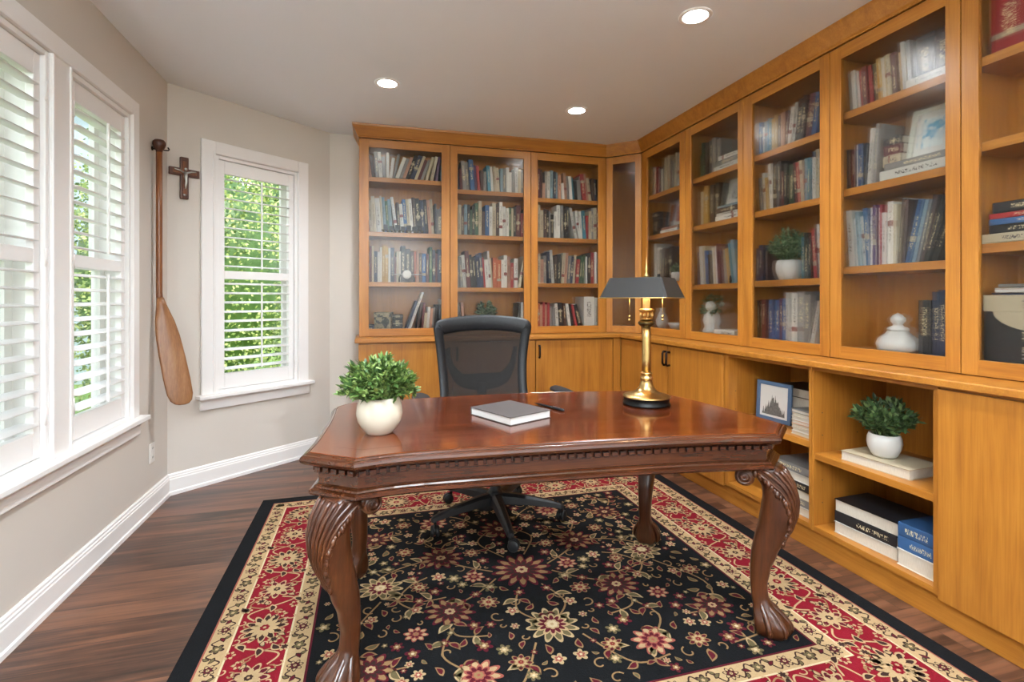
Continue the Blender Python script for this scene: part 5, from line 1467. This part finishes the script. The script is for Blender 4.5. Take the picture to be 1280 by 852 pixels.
# unseen globe pendant, added behind the viewpoint as fill to brighten the room
pg = empty('added_fill_pendant', (.45, -.85, 1.95)); tag(pg, 'added white globe behind the viewpoint, unseen fill for the room', 'fill light')
MB().ball((0,0,0), .24, 32).build('globe', emit('fill_globe_glow', (.9,.96,1,1), 11), pg)
MB().lathe([(.006,.24),(.006,H-1.951)], 10).build('rod', brass, pg); MB().lathe([(.06,H-1.975),(.06,H-1.951)], 24).build('ceiling_plate', brass, pg)

# extra uplighter, unseen behind the viewpoint, added to bounce fill off the ceiling
fl_ = empty('added_fill_uplighter', (-.55, -.95, .001)); tag(fl_, 'added tall uplighter behind the viewpoint, unseen fill for the ceiling', 'floor lamp')
MB().lathe([(0,0),(.15,0),(.15,.015),(.03,.03),(.012,.05)], 28).build('base', black_metal, fl_)
MB().lathe([(.012,.05),(.012,1.72)], 12).build('pole', black_metal, fl_)
MB().lathe([(.02,1.72),(.10,1.75),(.17,1.82),(.175,1.83),(.165,1.83),(.095,1.765),(.0,1.74)], 32).build('bowl', shade_inner, fl_)
l = bpy.data.lights.new('fill_uplight', 'SPOT'); l.energy = 430; l.color = (.74,.88,1); l.spot_size = radians(165); l.spot_blend = .6; l.shadow_soft_size = .08
o = bpy.data.objects.new('fill_uplight', l); COL.objects.link(o); o.location = (-.55, -.95, 1.86); o.rotation_euler = (pi, 0, 0)

# ------------------------------------------------------------------ daylight
w = bpy.data.worlds.new('sky'); scene.world = w; w.use_nodes = True
nt = w.node_tree; nt.nodes.clear()
tc = nt.nodes.new('ShaderNodeTexCoord'); sx = nt.nodes.new('ShaderNodeSeparateXYZ'); nt.links.new(tc.outputs['Generated'], sx.inputs[0])
rp_ = nt.nodes.new('ShaderNodeValToRGB'); nt.links.new(sx.outputs[2], rp_.inputs[0])
e = rp_.color_ramp.elements; e[0].position = 0; e[0].color = (.95,.96,.96,1); e[1].position = .7; e[1].color = (.72,.84,1,1)
bg = nt.nodes.new('ShaderNodeBackground'); bg.inputs[1].default_value = 1.35; nt.links.new(rp_.outputs[0], bg.inputs[0])
ow = nt.nodes.new('ShaderNodeOutputWorld'); nt.links.new(bg.outputs[0], ow.inputs[0])
sl = bpy.data.lights.new('sun', 'SUN'); sl.energy = 1.5; sl.angle = radians(3); sl.color = (1,.95,.85)
so = bpy.data.objects.new('sun', sl); COL.objects.link(so); so.rotation_euler = Vector((-.5,.5,-.8)).to_track_quat('-Z','Y').to_euler()

# ------------------------------------------------------------------ camera & view
cam = bpy.data.cameras.new('camera'); cam.sensor_width = 36; cam.lens = 632/1280*36; cam.shift_y = -(426-373.5)/1280; cam.clip_start = .02
co = bpy.data.objects.new('camera', cam); COL.objects.link(co); co.location = (0,0,EYE); co.rotation_euler = (radians(90), 0, radians(-15.6))
scene.camera = co
vs_ = scene.view_settings; vs_.view_transform = 'Standard'; vs_.look = 'None'; vs_.exposure = 1.3; vs_.gamma = 1; vs_.use_curve_mapping = False
cy = scene.cycles
cy.use_denoising = True; cy.max_bounces = 10; cy.diffuse_bounces = 5; cy.glossy_bounces = 4; cy.transmission_bounces = 6; cy.transparent_max_bounces = 16
cy.sample_clamp_indirect = 6; cy.caustics_reflective = False; cy.caustics_refractive = True; cy.blur_glossy = 1.0
